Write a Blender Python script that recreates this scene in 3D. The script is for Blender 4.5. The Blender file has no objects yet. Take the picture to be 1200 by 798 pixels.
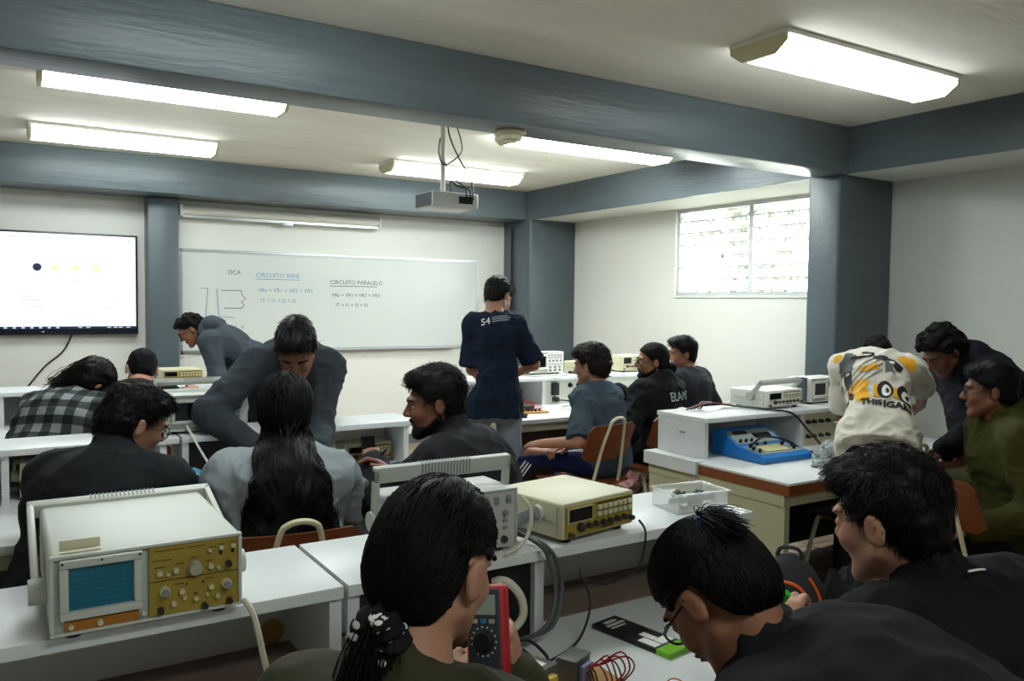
import bpy, bmesh, math, random
import numpy as np
from mathutils import Vector, Matrix, Euler
from mathutils.bvhtree import BVHTree
random.seed(7)
SC = bpy.context.scene
COL = SC.collection
PI = math.pi
def R(a): return math.radians(a)
def hexc(h):
    h = h.lstrip('#')
    v = [int(h[i:i+2], 16)/255 for i in (0, 2, 4)]
    return tuple((c/12.92 if c <= .04045 else ((c+.055)/1.055)**2.4) for c in v)

# ---------------------------------------------------------------- materials
MATS = {}
def mat(name, col, rough=.5, metal=0., var=0., vscale=8., bump=0., bscale=60., spec=.5, stretch=None, emit=None, estr=0., coat=0., trans=0., ior=1.45, alpha=1., sheen=0.):
    if name in MATS: return MATS[name]
    m = bpy.data.materials.new(name); m.use_nodes = True
    nt = m.node_tree; N = nt.nodes; L = nt.links
    b = N['Principled BSDF']
    c = hexc(col) if isinstance(col, str) else col
    b.inputs['Base Color'].default_value = (*c, 1)
    b.inputs['Roughness'].default_value = rough
    b.inputs['Metallic'].default_value = metal
    b.inputs['Specular IOR Level'].default_value = spec
    b.inputs['Coat Weight'].default_value = coat
    b.inputs['Transmission Weight'].default_value = trans
    b.inputs['IOR'].default_value = ior
    b.inputs['Alpha'].default_value = alpha
    if sheen: b.inputs['Sheen Weight'].default_value = sheen
    if emit:
        b.inputs['Emission Color'].default_value = (*(hexc(emit) if isinstance(emit, str) else emit), 1)
        b.inputs['Emission Strength'].default_value = estr
    if var or bump:
        tc = N.new('ShaderNodeTexCoord'); mp = N.new('ShaderNodeMapping')
        L.new(tc.outputs['Object'], mp.inputs['Vector'])
        if stretch: mp.inputs['Scale'].default_value = stretch
    if var:
        n = N.new('ShaderNodeTexNoise'); n.inputs['Scale'].default_value = vscale; n.inputs['Detail'].default_value = 5
        L.new(mp.outputs[0], n.inputs['Vector'])
        mr = N.new('ShaderNodeMapRange'); mr.inputs[1].default_value = .3; mr.inputs[2].default_value = .7
        mr.inputs[3].default_value = 1-var; mr.inputs[4].default_value = 1+var
        L.new(n.outputs[0], mr.inputs[0])
        mx = N.new('ShaderNodeMix'); mx.data_type = 'RGBA'; mx.blend_type = 'MULTIPLY'; mx.inputs[0].default_value = 1
        mx.inputs[6].default_value = (*c, 1); L.new(mr.outputs[0], mx.inputs[7])
        L.new(mx.outputs[2], b.inputs['Base Color'])
    if bump:
        n2 = N.new('ShaderNodeTexNoise'); n2.inputs['Scale'].default_value = bscale; n2.inputs['Detail'].default_value = 4
        L.new(mp.outputs[0], n2.inputs['Vector'])
        bp = N.new('ShaderNodeBump'); bp.inputs['Strength'].default_value = bump; bp.inputs['Distance'].default_value = .01
        L.new(n2.outputs[0], bp.inputs['Height']); L.new(bp.outputs[0], b.inputs['Normal'])
    MATS[name] = m
    return m

# ---------------------------------------------------------------- objects
def tag(o, label=None, cat=None, group=None, kind=None):
    if label: o['label'] = label
    if cat: o['category'] = cat
    if group: o['group'] = group
    if kind: o['kind'] = kind
    return o
def empty(name, loc=(0, 0, 0), rz=0., label=None, cat=None, group=None, rot=None):
    o = bpy.data.objects.new(name, None); COL.objects.link(o)
    o.empty_display_size = .05
    o.location = loc; o.rotation_euler = rot if rot else (0, 0, rz)
    return tag(o, label, cat, group)

def newmesh(name, V, F, mats, mi=None, smooth=True, sharp=None):
    """V (n,3) array, F list of index tuples or (m,4)/(m,3) array"""
    me = bpy.data.meshes.new(name)
    if isinstance(F, np.ndarray):
        V = np.asarray(V, np.float32); k = F.shape[1]
        me.vertices.add(len(V)); me.vertices.foreach_set('co', V.ravel())
        me.loops.add(F.size); me.loops.foreach_set('vertex_index', F.astype(np.int32).ravel())
        me.polygons.add(len(F)); me.polygons.foreach_set('loop_start', np.arange(0, F.size, k, dtype=np.int32))
        me.polygons.foreach_set('loop_total', np.full(len(F), k, np.int32))
        me.update(calc_edges=True)
    else:
        me.from_pydata([tuple(map(float, v)) for v in V], [], F); me.update()
    for m in (mats if isinstance(mats, (list, tuple)) else [mats]): me.materials.append(m)
    if mi is not None: me.polygons.foreach_set('material_index', np.asarray(mi, np.int32))
    if smooth:
        me.polygons.foreach_set('use_smooth', np.ones(len(me.polygons), bool))
        if sharp is not None:
            try: me.set_sharp_from_angle(angle=sharp)
            except Exception: pass
    return me
def link(name, me, parent=None):
    o = bpy.data.objects.new(name, me); COL.objects.link(o)
    if parent: o.parent = parent
    return o

class MB:
    """collects shapes of one mesh; self.M is applied to everything added"""
    def __init__(s): s.V = []; s.F = []; s.I = []; s.M = Matrix.Identity(4); s.mi = 0
    def add(s, vs, fs):
        b = len(s.V)
        s.V += [tuple(s.M @ Vector(v)) for v in vs]
        s.F += [tuple(b+i for i in f) for f in fs]; s.I += [s.mi]*len(fs)
        return s
    def box(s, x0, x1, y0, y1, z0, z1, bev=0., seg=2):
        if not bev:
            v = [(x, y, z) for z in (z0, z1) for y in (y0, y1) for x in (x0, x1)]
            return s.add(v, [(0, 2, 3, 1), (4, 5, 7, 6), (0, 1, 5, 4), (2, 6, 7, 3), (0, 4, 6, 2), (1, 3, 7, 5)])
        bm = bmesh.new(); bmesh.ops.create_cube(bm, size=1)
        for v in bm.verts: v.co = Vector(((x0+x1)/2+v.co.x*(x1-x0), (y0+y1)/2+v.co.y*(y1-y0), (z0+z1)/2+v.co.z*(z1-z0)))
        bev = min(bev, .49*min(x1-x0, y1-y0, z1-z0))
        bmesh.ops.bevel(bm, geom=bm.edges[:], offset=bev, segments=seg, profile=.5, affect='EDGES')
        return s.addbm(bm)
    def addbm(s, bm):
        bm.verts.index_update()
        s.add([v.co[:] for v in bm.verts], [tuple(v.index for v in f.verts) for f in bm.faces]); bm.free(); return s
    def cone(s, p0, p1, r0, r1=None, n=14, cap=True):
        r1 = r0 if r1 is None else r1
        p0, p1 = Vector(p0), Vector(p1); d = (p1-p0).normalized()
        a = d.orthogonal().normalized(); c = d.cross(a)
        vs = [tuple(p+(a*math.cos(2*PI*i/n)+c*math.sin(2*PI*i/n))*r) for p, r in ((p0, r0), (p1, r1)) for i in range(n)]
        fs = [(i, (i+1) % n, n+(i+1) % n, n+i) for i in range(n)]
        if cap: fs += [tuple(range(n-1, -1, -1)), tuple(range(n, 2*n))]
        return s.add(vs, fs)
    def tube(s, pts, r, n=8, closed=False, smooth=0, cap=True):
        P = [Vector(p) for p in pts]
        if smooth: P = catmull(P, smooth, closed)
        m = len(P); vs = []; a = None
        for i, p in enumerate(P):
            if closed: t = P[(i+1) % m]-P[i-1]
            else: t = P[min(i+1, m-1)]-P[max(i-1, 0)]
            t.normalize()
            if a is None: a = t.orthogonal().normalized()
            else:
                a = a-t*a.dot(t)
                a = a.normalized() if a.length > 1e-6 else t.orthogonal().normalized()
            c = t.cross(a); rr = r[i*len(r)//m] if isinstance(r, (list, tuple)) else r
            vs += [tuple(p+(a*math.cos(2*PI*k/n)+c*math.sin(2*PI*k/n))*rr) for k in range(n)]
        fs = []
        for i in range(m if closed else m-1):
            j = (i+1) % m
            fs += [(i*n+k, i*n+(k+1) % n, j*n+(k+1) % n, j*n+k) for k in range(n)]
        if not closed and cap: fs += [tuple(range(n-1, -1, -1)), tuple((m-1)*n+k for k in range(n))]
        return s.add(vs, fs)
    def lathe(s, prof, n=20, axis='z', at=(0, 0, 0)):
        vs = []; fs = []; m = len(prof)
        for r, z in prof:
            for k in range(n):
                x, y = r*math.cos(2*PI*k/n), r*math.sin(2*PI*k/n)
                v = (x, y, z) if axis == 'z' else ((x, -z, y) if axis == 'y' else (z, x, y))
                vs.append((v[0]+at[0], v[1]+at[1], v[2]+at[2]))
        for i in range(m-1): fs += [(i*n+k, i*n+(k+1) % n, (i+1)*n+(k+1) % n, (i+1)*n+k) for k in range(n)]
        fs += [tuple(range(n-1, -1, -1)), tuple((m-1)*n+k for k in range(n))]
        return s.add(vs, fs)
    def prism(s, poly, a0, a1, axis='x'):
        n = len(poly)
        f = {'x': lambda u, v, a: (a, u, v), 'y': lambda u, v, a: (u, a, v), 'z': lambda u, v, a: (u, v, a)}[axis]
        vs = [f(u, v, a) for a in (a0, a1) for u, v in poly]
        return s.add(vs, [tuple(range(n-1, -1, -1)), tuple(range(n, 2*n))]+[(i, (i+1) % n, n+(i+1) % n, n+i) for i in range(n)])
    def ball(s, c, r, n=12):
        r = (r, r, r) if not isinstance(r, (tuple, list)) else r
        bm = bmesh.new(); bmesh.ops.create_uvsphere(bm, u_segments=n, v_segments=max(6, n*2//3), radius=1)
        for v in bm.verts: v.co = Vector((c[0]+v.co.x*r[0], c[1]+v.co.y*r[1], c[2]+v.co.z*r[2]))
        return s.addbm(bm)
    def build(s, name, mats, parent=None, sharp=35, smooth=True):
        me = newmesh(name, s.V, s.F, mats, s.I, smooth, R(sharp))
        bm = bmesh.new(); bm.from_mesh(me); bmesh.ops.recalc_face_normals(bm, faces=bm.faces[:]); bm.to_mesh(me); bm.free()
        if smooth:
            try: me.set_sharp_from_angle(angle=R(sharp))
            except Exception: pass
        return link(name, me, parent)
def catmull(P, k, closed=False):
    out = []; m = len(P)
    for i in range(m if closed else m-1):
        if closed: a, b, c, d = P[i-1], P[i], P[(i+1) % m], P[(i+2) % m]
        else: a, b, c, d = P[max(i-1, 0)], P[i], P[i+1], P[min(i+2, m-1)]
        for j in range(k):
            t = j/k
            out.append(.5*((2*b)+(c-a)*t+(2*a-5*b+4*c-d)*t*t+(3*b-a-3*c+d)*t*t*t))
    if not closed: out.append(P[-1])
    return out
def bx(name, m, x0, x1, y0, y1, z0, z1, parent=None, bev=0.):
    return MB().box(x0, x1, y0, y1, z0, z1, bev).build(name, m, parent)
def children(o): return [c for c in bpy.data.objects if c.parent == o]
def copy_tree(o, parent=None):
    c = o.copy(); COL.objects.link(c)
    if parent: c.parent = parent
    for ch in children(o): copy_tree(ch, c)
    return c
def text_mesh(txt, size, align='LEFT', bold=0.):
    """2-D text outline filled, as (verts, faces) in its own xy plane"""
    cu = bpy.data.curves.new('t', 'FONT'); cu.body = txt; cu.size = size; cu.align_x = align; cu.resolution_u = 3; cu.offset = bold
    o = bpy.data.objects.new('t', cu); COL.objects.link(o)
    dg = bpy.context.evaluated_depsgraph_get(); me = bpy.data.meshes.new_from_object(o.evaluated_get(dg))
    V = [v.co[:] for v in me.vertices]; F = [tuple(p.vertices) for p in me.polygons]
    bpy.data.objects.remove(o); bpy.data.curves.remove(cu); bpy.data.meshes.remove(me)
    return V, F

# ---------------------------------------------------------------- numpy noise + signed distance modelling
def _hash(i, j, k, seed):
    n = (i*374761393+j*668265263+k*2147483647+seed*974634777) & 0xffffffff
    n = ((n ^ (n >> 13))*1274126177) & 0xffffffff
    return ((n ^ (n >> 16)) & 0xffff)/65535.
def vnoise(p, seed=0):
    p = np.asarray(p, np.float64); i = np.floor(p).astype(np.int64); f = p-i; u = f*f*(3-2*f)
    r = 0
    for a in (0, 1):
        for b in (0, 1):
            for c in (0, 1):
                w = (u[:, 0] if a else 1-u[:, 0])*(u[:, 1] if b else 1-u[:, 1])*(u[:, 2] if c else 1-u[:, 2])
                r = r+w*_hash(i[:, 0]+a, i[:, 1]+b, i[:, 2]+c, seed)
    return r*2-1
def A(*v): return np.array(v[0] if len(v) == 1 else v, float)
def nrm(v): v = np.asarray(v, float); return v/(np.linalg.norm(v)+1e-12)

class SDF:
    def __init__(s): s.P = []
    def cap(s, a, b, ra, rb=None, k=.02, op='u'):
        s.P.append(('c', A(a), A(b), ra, ra if rb is None else rb, k, op)); return s
    def ell(s, c, r, B=None, k=.02, op='u'):
        s.P.append(('e', A(c), A(r), np.eye(3) if B is None else np.asarray(B, float), 0, k, op)); return s   # B rows = local axes
    def plane(s, p, n):          # keep the side the normal does not point to
        s.P.append(('p', A(p), nrm(n), 0, 0, 0, 'x')); return s
    def fn(s, f): s.P.append(('f', f, 0, 0, 0, 0, 'x')); return s
    @staticmethod
    def d(pr, X):
        t, a, b, c, e, k, op = pr
        if t == 'c':
            ba = b-a; l2 = ba@ba+1e-12; pa = X-a
            h = np.clip(pa@ba/l2, 0, 1)
            return np.linalg.norm(pa-h[..., None]*ba, axis=-1)-(c+(e-c)*h)
        if t == 'e':
            q = (X-a)@c.T
            k0 = np.linalg.norm(q/b, axis=-1); k1 = np.linalg.norm(q/(b*b), axis=-1)
            return k0*(k0-1)/(k1+1e-9)
        if t == 'p': return (X-a)@b
        return a(X)
    def bounds(s):
        lo = np.full(3, 1e9); hi = -lo
        for t, a, b, c, e, k, op in s.P:
            if op != 'u': continue
            if t == 'c': l = np.minimum(a-c, b-e); h = np.maximum(a+c, b+e)
            else:
                ext = np.sqrt((((c.T)*b)**2).sum(1)); l = a-ext; h = a+ext
            lo = np.minimum(lo, l); hi = np.maximum(hi, h)
        return lo, hi
    def mesh(s, h, smooth=1):
        lo, hi = s.bounds(); lo -= 3*h; hi += 3*h
        n = np.ceil((hi-lo)/h).astype(int)+1
        F = np.full(n, .3, np.float32); ax = [lo[i]+h*np.arange(n[i]) for i in range(3)]
        for pr in s.P:
            t, a, b, c, e, k, op = pr
            if op == 'x': sl = (slice(None),)*3
            else:
                if t == 'c': l = np.minimum(a-c, b-e); u = np.maximum(a+c, b+e)
                else:
                    ext = np.sqrt((((c.T)*b)**2).sum(1)); l = a-ext; u = a+ext
                m = k+3*h; i0 = np.clip(np.floor((l-m-lo)/h).astype(int), 0, n); i1 = np.clip(np.ceil((u+m-lo)/h).astype(int)+1, 0, n)
                if (i1 <= i0).any(): continue
                sl = tuple(slice(i0[q], i1[q]) for q in range(3))
            G = np.stack(np.meshgrid(ax[0][sl[0]], ax[1][sl[1]], ax[2][sl[2]], indexing='ij'), -1)
            D = s.d(pr, G).astype(np.float32); f = F[sl]
            if op == 'u':
                if k > 0:
                    q = np.clip(.5+.5*(f-D)/k, 0, 1); F[sl] = f*(1-q)+D*q-k*q*(1-q)
                else: F[sl] = np.minimum(f, D)
            elif op == 's':
                q = np.clip(.5-.5*(f+D)/max(k, 1e-6), 0, 1); F[sl] = f*(1-q)-D*q+k*q*(1-q)
            else: F[sl] = np.maximum(f, D)
        return surfnet(np.clip(F, -3*h, 3*h), lo, h, smooth)
def surfnet(F, lo, h, smooth=1):
    F[0] = F[-1] = h; F[:, 0] = F[:, -1] = h; F[:, :, 0] = F[:, :, -1] = h
    S = F < 0; n = np.array(F.shape)-1
    cs = [(i, j, k) for i in (0, 1) for j in (0, 1) for k in (0, 1)]
    def sub(Z, c): return Z[c[0]:c[0]+n[0], c[1]:c[1]+n[1], c[2]:c[2]+n[2]]
    cnt = sum(sub(S, c).astype(np.int8) for c in cs); msk = (cnt > 0) & (cnt < 8)
    idx = np.full(n, -1, np.int64); ijk = np.argwhere(msk); idx[msk] = np.arange(len(ijk))
    val = {c: F[ijk[:, 0]+c[0], ijk[:, 1]+c[1], ijk[:, 2]+c[2]] for c in cs}
    acc = np.zeros((len(ijk), 3)); num = np.zeros(len(ijk))
    for c in cs:
        for ax in range(3):
            if c[ax]: continue
            d = list(c); d[ax] = 1; d = tuple(d)
            a, b = val[c], val[d]; cr = (a < 0) != (b < 0)
            t = np.where(cr, a/np.where(cr, a-b, 1), 0)
            p = np.tile(np.array(c, float), (len(ijk), 1)); p[:, ax] += t
            acc[cr] += p[cr]; num[cr] += 1
    V = lo+h*(ijk+acc/num[:, None])
    Q = []
    for ax in range(3):
        b, c = (ax+1) % 3, (ax+2) % 3
        s0 = [slice(1, -1)]*3; s0[ax] = slice(0, -1); s1 = list(s0); s1[ax] = slice(1, None)
        A0 = S[tuple(s0)]; A1 = S[tuple(s1)]
        e = np.argwhere(A0 != A1); fl = A0[A0 != A1]
        off = np.ones(3, int); off[ax] = 0; e = e+off
        def cell(db, dc):
            q = e.copy(); q[:, b] -= db; q[:, c] -= dc; return idx[q[:, 0], q[:, 1], q[:, 2]]
        q = np.stack([cell(1, 1), cell(0, 1), cell(0, 0), cell(1, 0)], 1)
        q[~fl] = q[~fl][:, ::-1]; Q.append(q)
    Q = np.concatenate(Q)
    for _ in range(smooth):
        E = np.concatenate([Q[:, [0, 1]], Q[:, [1, 2]], Q[:, [2, 3]], Q[:, [3, 0]]])
        a = np.zeros_like(V); w = np.zeros(len(V))
        for x, y in ((0, 1), (1, 0)):
            for d in range(3): a[:, d] += np.bincount(E[:, x], V[E[:, y], d], len(V))
            w += np.bincount(E[:, x], minlength=len(V))
        V = .45*V+.55*a/w[:, None]
    return V, Q
def vnormals(V, Q):
    n = np.cross(V[Q[:, 2]]-V[Q[:, 0]], V[Q[:, 3]]-V[Q[:, 1]])
    N = np.zeros_like(V)
    for c in range(4):
        for d in range(3): N[:, d] += np.bincount(Q[:, c], n[:, d], len(V))
    return N/(np.linalg.norm(N, axis=1, keepdims=True)+1e-12)

LAMP, SKY, EXPO, H_TABLE, PEOPLE = 9.0, 8.5, 1.22, .72, None
# ================================================================ THE ROOM
W_, D_, HC, BB, WC = 5.40, 7.87, 2.69, 2.385, 4.80     # right wall, back wall, ceiling, beam underside, column face
XL, YN = -2.6, -2.4
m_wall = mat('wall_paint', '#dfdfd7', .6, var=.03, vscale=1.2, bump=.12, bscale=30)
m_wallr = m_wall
m_walln = mat('wall_near_darker', '#cacec6', .6, var=.03, vscale=1.2, bump=.12, bscale=30)  # near section of the right wall, a darker tone than the rest
m_ceil = mat('ceiling_paint', '#f0ecdf', .8, var=.05, vscale=2.5, bump=.25, bscale=9, stretch=(.6, 3, 1))
m_beam = mat('beam_paint', '#5f6a6e', .36, var=.1, vscale=5, bump=.3, bscale=10, spec=.5, stretch=(.5, 6, 5))
m_beamy = mat('side_beam_paint', '#525d62', .4, var=.08, vscale=5, bump=.4, bscale=10, stretch=(6, .5, 5))
m_col = mat('column_paint', '#525d62', .38, var=.05, vscale=4, bump=.3, bscale=16)
m_dark = mat('black_plastic', '#16171a', .45)
m_white = mat('white_laminate', '#d6d9d8', .32, var=.025, vscale=3)
m_alu = mat('aluminium', '#b9bcbc', .35, .8)
m_cord = mat('black_cable', '#17181a', .5)
m_greyc = mat('grey_cable', '#8d8f8c', .5)
m_whitep = mat('white_plastic', '#e2e2da', .4); m_btn_dark = mat('outlet_grey', '#77797a', .5)

def floor_mat():
    m = mat('floor_tiles', '#94806c', .35)
    nt = m.node_tree; N = nt.nodes; L = nt.links; b = N['Principled BSDF']
    tc = N.new('ShaderNodeTexCoord'); br = N.new('ShaderNodeTexBrick')
    br.offset = 0; br.inputs['Scale'].default_value = 1
    br.inputs['Brick Width'].default_value = .33; br.inputs['Row Height'].default_value = .33; br.inputs['Mortar Size'].default_value = .006
    br.inputs['Color1'].default_value = (*hexc('#a08a74'), 1); br.inputs['Color2'].default_value = (*hexc('#8d7763'), 1); br.inputs['Mortar'].default_value = (*hexc('#3f3a35'), 1)
    no = N.new('ShaderNodeTexNoise'); no.inputs['Scale'].default_value = 9; no.inputs['Detail'].default_value = 6
    mx = N.new('ShaderNodeMix'); mx.data_type = 'RGBA'; mx.blend_type = 'OVERLAY'; mx.inputs[0].default_value = .35
    L.new(tc.outputs['Object'], br.inputs['Vector']); L.new(tc.outputs['Object'], no.inputs['Vector'])
    L.new(br.outputs['Color'], mx.inputs[6]); L.new(no.outputs['Fac'], mx.inputs[7]); L.new(mx.outputs[2], b.inputs['Base Color'])
    bp = N.new('ShaderNodeBump'); bp.inputs['Strength'].default_value = .3; bp.inputs['Distance'].default_value = .004; bp.invert = True
    L.new(br.outputs['Fac'], bp.inputs['Height']); L.new(bp.outputs[0], b.inputs['Normal'])
    return m
def struct(name, mb, m, parent=None):
    o = mb.build(name, m, parent)
    if not parent: o['kind'] = 'structure'
    return o
struct('floor', MB().box(XL, W_, YN, D_, -.1, 0), floor_mat())
struct('ceiling', MB().box(XL-.15, W_+.15, YN-.15, D_+.15, HC, HC+.12), m_ceil)
struct('wall_back', MB().box(XL-.15, W_+.15, D_, D_+.15, 0, HC), m_wall)
struct('wall_left', MB().box(XL-.15, XL, YN, D_, 0, HC), m_wall)
struct('wall_front', MB().box(XL-.15, W_+.15, YN-.15, YN, 0, HC), m_wall)
WY0, WY1, WZ0, WZ1 = 3.90, 5.74, 1.585, 2.385
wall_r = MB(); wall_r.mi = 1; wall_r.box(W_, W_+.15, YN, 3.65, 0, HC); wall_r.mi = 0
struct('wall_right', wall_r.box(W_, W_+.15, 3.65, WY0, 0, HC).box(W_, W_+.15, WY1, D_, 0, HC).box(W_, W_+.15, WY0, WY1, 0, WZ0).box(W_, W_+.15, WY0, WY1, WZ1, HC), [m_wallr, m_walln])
m_soffit = m_wall
# beams and columns
struct('ceiling_beam', MB().box(XL, WC, 3.465, 3.735, BB, HC, .012), m_beam)
struct('ceiling_beam', MB().box(XL, WC, 7.40, D_, BB, HC, .01), m_beam)
for y0, y1 in ((YN, 3.53), (3.53, 7.36)):
    mb = MB().box(WC, WC+.03, y0, y1, BB, HC)
    mb.mi = 1; mb.box(WC+.03, W_, y0, y1, BB+.003, HC)
    o = mb.build('ceiling_beam', [m_beamy, m_soffit]); o['kind'] = 'structure'
struct('column', MB().box(WC+.002, W_, 3.53, 3.785, 0, HC, .022, 3), m_col)
struct('column', MB().box(WC+.002, W_, 7.32, D_, 0, HC, .022, 3), m_col)
struct('column', MB().box(1.09, 1.345, 7.67, D_, 0, BB, .015), m_col)
struct('baseboard_back', MB().box(XL, WC, D_-.015, D_, 0, .1), mat('skirting', '#5c5e60', .5))
struct('baseboard_right', MB().box(W_-.015, W_, YN, 3.53, 0, .1).box(W_-.015, W_, 3.785, 7.32, 0, .1), mat('skirting', '#5c5e60', .5))

# window: aluminium louvre window, two lights
wn = empty('window_1', (W_+.06, (WY0+WY1)/2, WZ0)); wn['kind'] = 'structure'
hw = (WY1-WY0)/2; hz = WZ1-WZ0; ym = 4.853-(WY0+WY1)/2
mb = MB()
for a, b in ((-hw, -hw+.03), (ym-.022, ym+.022), (hw-.03, hw)): mb.box(-.03, .03, a, b, 0, hz)
for a, b in ((.001, .031), (hz-.031, hz-.001)):
    for ya, yb in ((-hw+.03, ym-.022), (ym+.022, hw-.03)): mb.box(-.028, .028, ya, yb, a, b)
m_wfr = mat('window_frame_paint', '#cfd2d2', .4)
mb.build('window_frame', m_wfr, wn)
gl = mat('louvre_glass', '#f4faf8', .04, trans=1., ior=1.45)
NB = 7
for (a, b) in ((-hw+.035, ym-.027), (ym+.027, hw-.035)):
    mb = MB(); mc = MB()
    for i in range(NB):
        z = .03+(i+.5)*(hz-.06)/NB
        M = Matrix.Translation((0, 0, z)) @ Matrix.Rotation(R(-38), 4, 'Y')
        mb.M = M; mb.box(-.062, .062, a+.008, b-.008, -.0025, .0025)
        mc.M = M
        mc.box(-.064, .064, a, a+.012, -.006, .006); mc.box(-.064, .064, b-.012, b, -.006, .006); mc.box(-.068, -.06, a, b, -.005, .005)
    mb.build('pane', gl, wn); mc.build('louvre_clip', m_wfr, wn)
MB().box(-.075, .05, -hw, hw, -.02, 0).build('window_sill', m_whitep, wn)

# outside: ground and two trees
og = struct('ground_outside', MB().box(W_+.15, 18, -6, 18, -.3, -.1), mat('outside_soil', '#8a8570', .9, var=.2, vscale=3))
m_leaf = mat('leaf', '#66705f', .6, var=.3, vscale=2); m_bark = mat('bark', '#5c5a55', .9, var=.2, vscale=12, bump=.5, bscale=20)
def tree(x, y, h, rad, label, seed):
    rr = random.Random(seed); t = empty('garden_tree', (x, y, -.1), 0, label, 'tree')
    mb = MB().tube([(0, 0, 0), (.05, .03, h*.35), (-.04, .06, h*.6), (.02, 0, h*.9)], [.14, .11, .09, .05], 10, smooth=4)
    for k in range(6):
        a = k*1.05; mb.tube([(0, .03, h*(.35+.07*k)), (math.cos(a)*.5, math.sin(a)*.5, h*(.45+.07*k)), (math.cos(a)*rad*.8, math.sin(a)*rad*.8, h*(.55+.07*k))], [.05, .035, .02], 6, smooth=3)
    mb.build('trunk', m_bark, t)
    V = []; F = []
    cl = [(rr.gauss(0, rad*.45), rr.gauss(0, rad*.45), h*(.3+.7*rr.random())) for _ in range(46)]
    for c in cl:
        for _ in range(52):
            p = Vector((c[0]+rr.gauss(0, .22), c[1]+rr.gauss(0, .22), c[2]+rr.gauss(0, .2)))
            e = Euler((rr.random()*6, rr.random()*6, rr.random()*6)).to_matrix(); s = .05+.04*rr.random(); b = len(V)
            for q in ((-1, 0, 0), (-.3, .45, .08), (.6, .4, .1), (1.3, 0, 0), (.6, -.4, .1), (-.3, -.45, .08)): V.append(p+e @ Vector(q)*s)
            F.append(tuple(range(b, b+6)))
    o = link('foliage', newmesh('foliage', V, F, m_leaf), t)
tree(8.4, 7.6, 4.6, 1.0, 'leafy garden tree seen through the left light of the louvre window', 3)
tree(9.4, 3.9, 4.4, 1.0, 'leafy garden tree seen through the right light of the louvre window', 5)

# ceiling lights
m_diff = mat('lamp_diffuser', '#ffffff', .4, emit='#f1fbfb', estr=LAMP)
m_cap = mat('lamp_end_cap', '#cfc9a4', .5)
def lamp(x0, x1, y, label, k=1.):
    L2 = (x1-x0)/2; t = empty('ceiling_light', ((x0+x1)/2, y, HC), 0, label, 'ceiling light', 'wraparound fluorescent ceiling lights')
    MB().box(-L2, L2, -.165, .165, -.022, 0, .004).build('tray', m_whitep, t)
    pr = [(-.15, -.023), (-.15, -.045), (-.085, -.09), (.085, -.09), (.15, -.045), (.15, -.023)]
    MB().prism(pr, -L2+.02, L2-.02, 'x').build('diffuser', m_diff if k == 1 else mat('lamp_diffuser_%d' % (k*100), '#ffffff', .4, emit='#f1fbfb', estr=LAMP*k), t, sharp=20)
    pc = [(-.155, -.022), (-.155, -.048), (-.088, -.095), (.088, -.095), (.155, -.048), (.155, -.022)]
    for s in (-1, 1): MB().prism(pc, min(s*L2, s*(L2-.02)), max(s*L2, s*(L2-.02)), 'x').build('end_cap', m_cap, t)
    return t
lamp(2.86, 4.20, 2.55, 'fluorescent ceiling light nearest the camera, right of the main beam', .62)
lamp(.18, 1.44, 4.88, 'lit ceiling light half hidden by the main beam, above the left benches')
lamp(.18, 1.42, 6.60, 'lit ceiling light next to the back beam, above the wall screen side')
lamp(2.80, 4.10, 6.52, 'lit ceiling light near the back beam, behind the hanging projector')
lamp(2.98, 4.42, 4.86, 'lit ceiling light mostly hidden by the main beam, right of the smoke detector', 2.2)

lamp(.18, 1.44, 2.40, 'ceiling light above the nearest left bench, out of the picture', 1.02)
lamp(.18, 1.44, -.6, 'added fill light on the ceiling at the rear left, out of the picture', 1.02)  # unseen fixture, added as fill from behind for the foreground
# smoke detector under the main beam
t = empty('smoke_detector', (2.253, 3.63, BB), 0, 'round cream smoke detector under the main beam', 'smoke detector')
MB().lathe([(.001, 0), (.078, 0), (.082, -.008), (.078, -.02), (.06, -.022)], 28).build('base', mat('cream_plastic', '#d8d2b4', .5), t)
MB().lathe([(.058, -.02), (.06, -.034), (.055, -.046), (.03, -.05), (.028, -.058), (.001, -.06)], 28).build('sensor_head', mat('cream_plastic', '#d8d2b4', .5), t)

# projector
t = empty('projector', (2.44, 4.70, 2.09), 0, 'white ceiling projector hanging on a pole before the whiteboard', 'projector')
MB().box(-.165, .165, -.125, .125, 0, .1, .014, 3).build('case', mat('projector_white', '#cfd0cb', .4), t)
mb = MB()
for i in range(9): mb.box(-.1685, -.164, -.108+i*.024, -.108+i*.024+.016, .014, .088)
mb.box(-.167, -.164, -.112, .112, .01, .092)
mb.build('side_grille', mat('projector_grille', '#3b4142', .5), t)
mb = MB().lathe([(.04, 0), (.042, .02), (.036, .03), (.001, .028)], 20)
o = mb.build('lens', m_dark, t); o.location = (.07, .125, .055); o.rotation_euler = (R(-90), 0, 0)
MB().box(.02, .12, -.128, -.122, .03, .075).build('connector_panel', m_dark, t)
MB().cone((-.03, 0, .1), (-.03, 0, .6), .016, n=14).cone((-.03, 0, .1), (-.03, 0, .112), .05).cone((-.03, 0, .588), (-.03, 0, .6), .05).build('mount_pole', m_whitep, t)
mb = MB()
mb.tube([(-.02, -.02, .6), (.0, -.04, .45), (.07, -.06, .3), (.12, -.1, .2), (.12, -.135, .06)], .005, 6, smooth=5)
mb.tube([(.06, .03, .6), (.1, 0, .45), (.08, -.03, .36), (-.03, -.02, .28), (-.06, 0, .36), (-.05, 0, .45)], .004, 6, smooth=5)
mb.tube([(-.03, -.02, .3), (.02, -.05, .2), (.07, -.12, .13), (.07, -.135, .05)], .004, 6, smooth=5)
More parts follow.
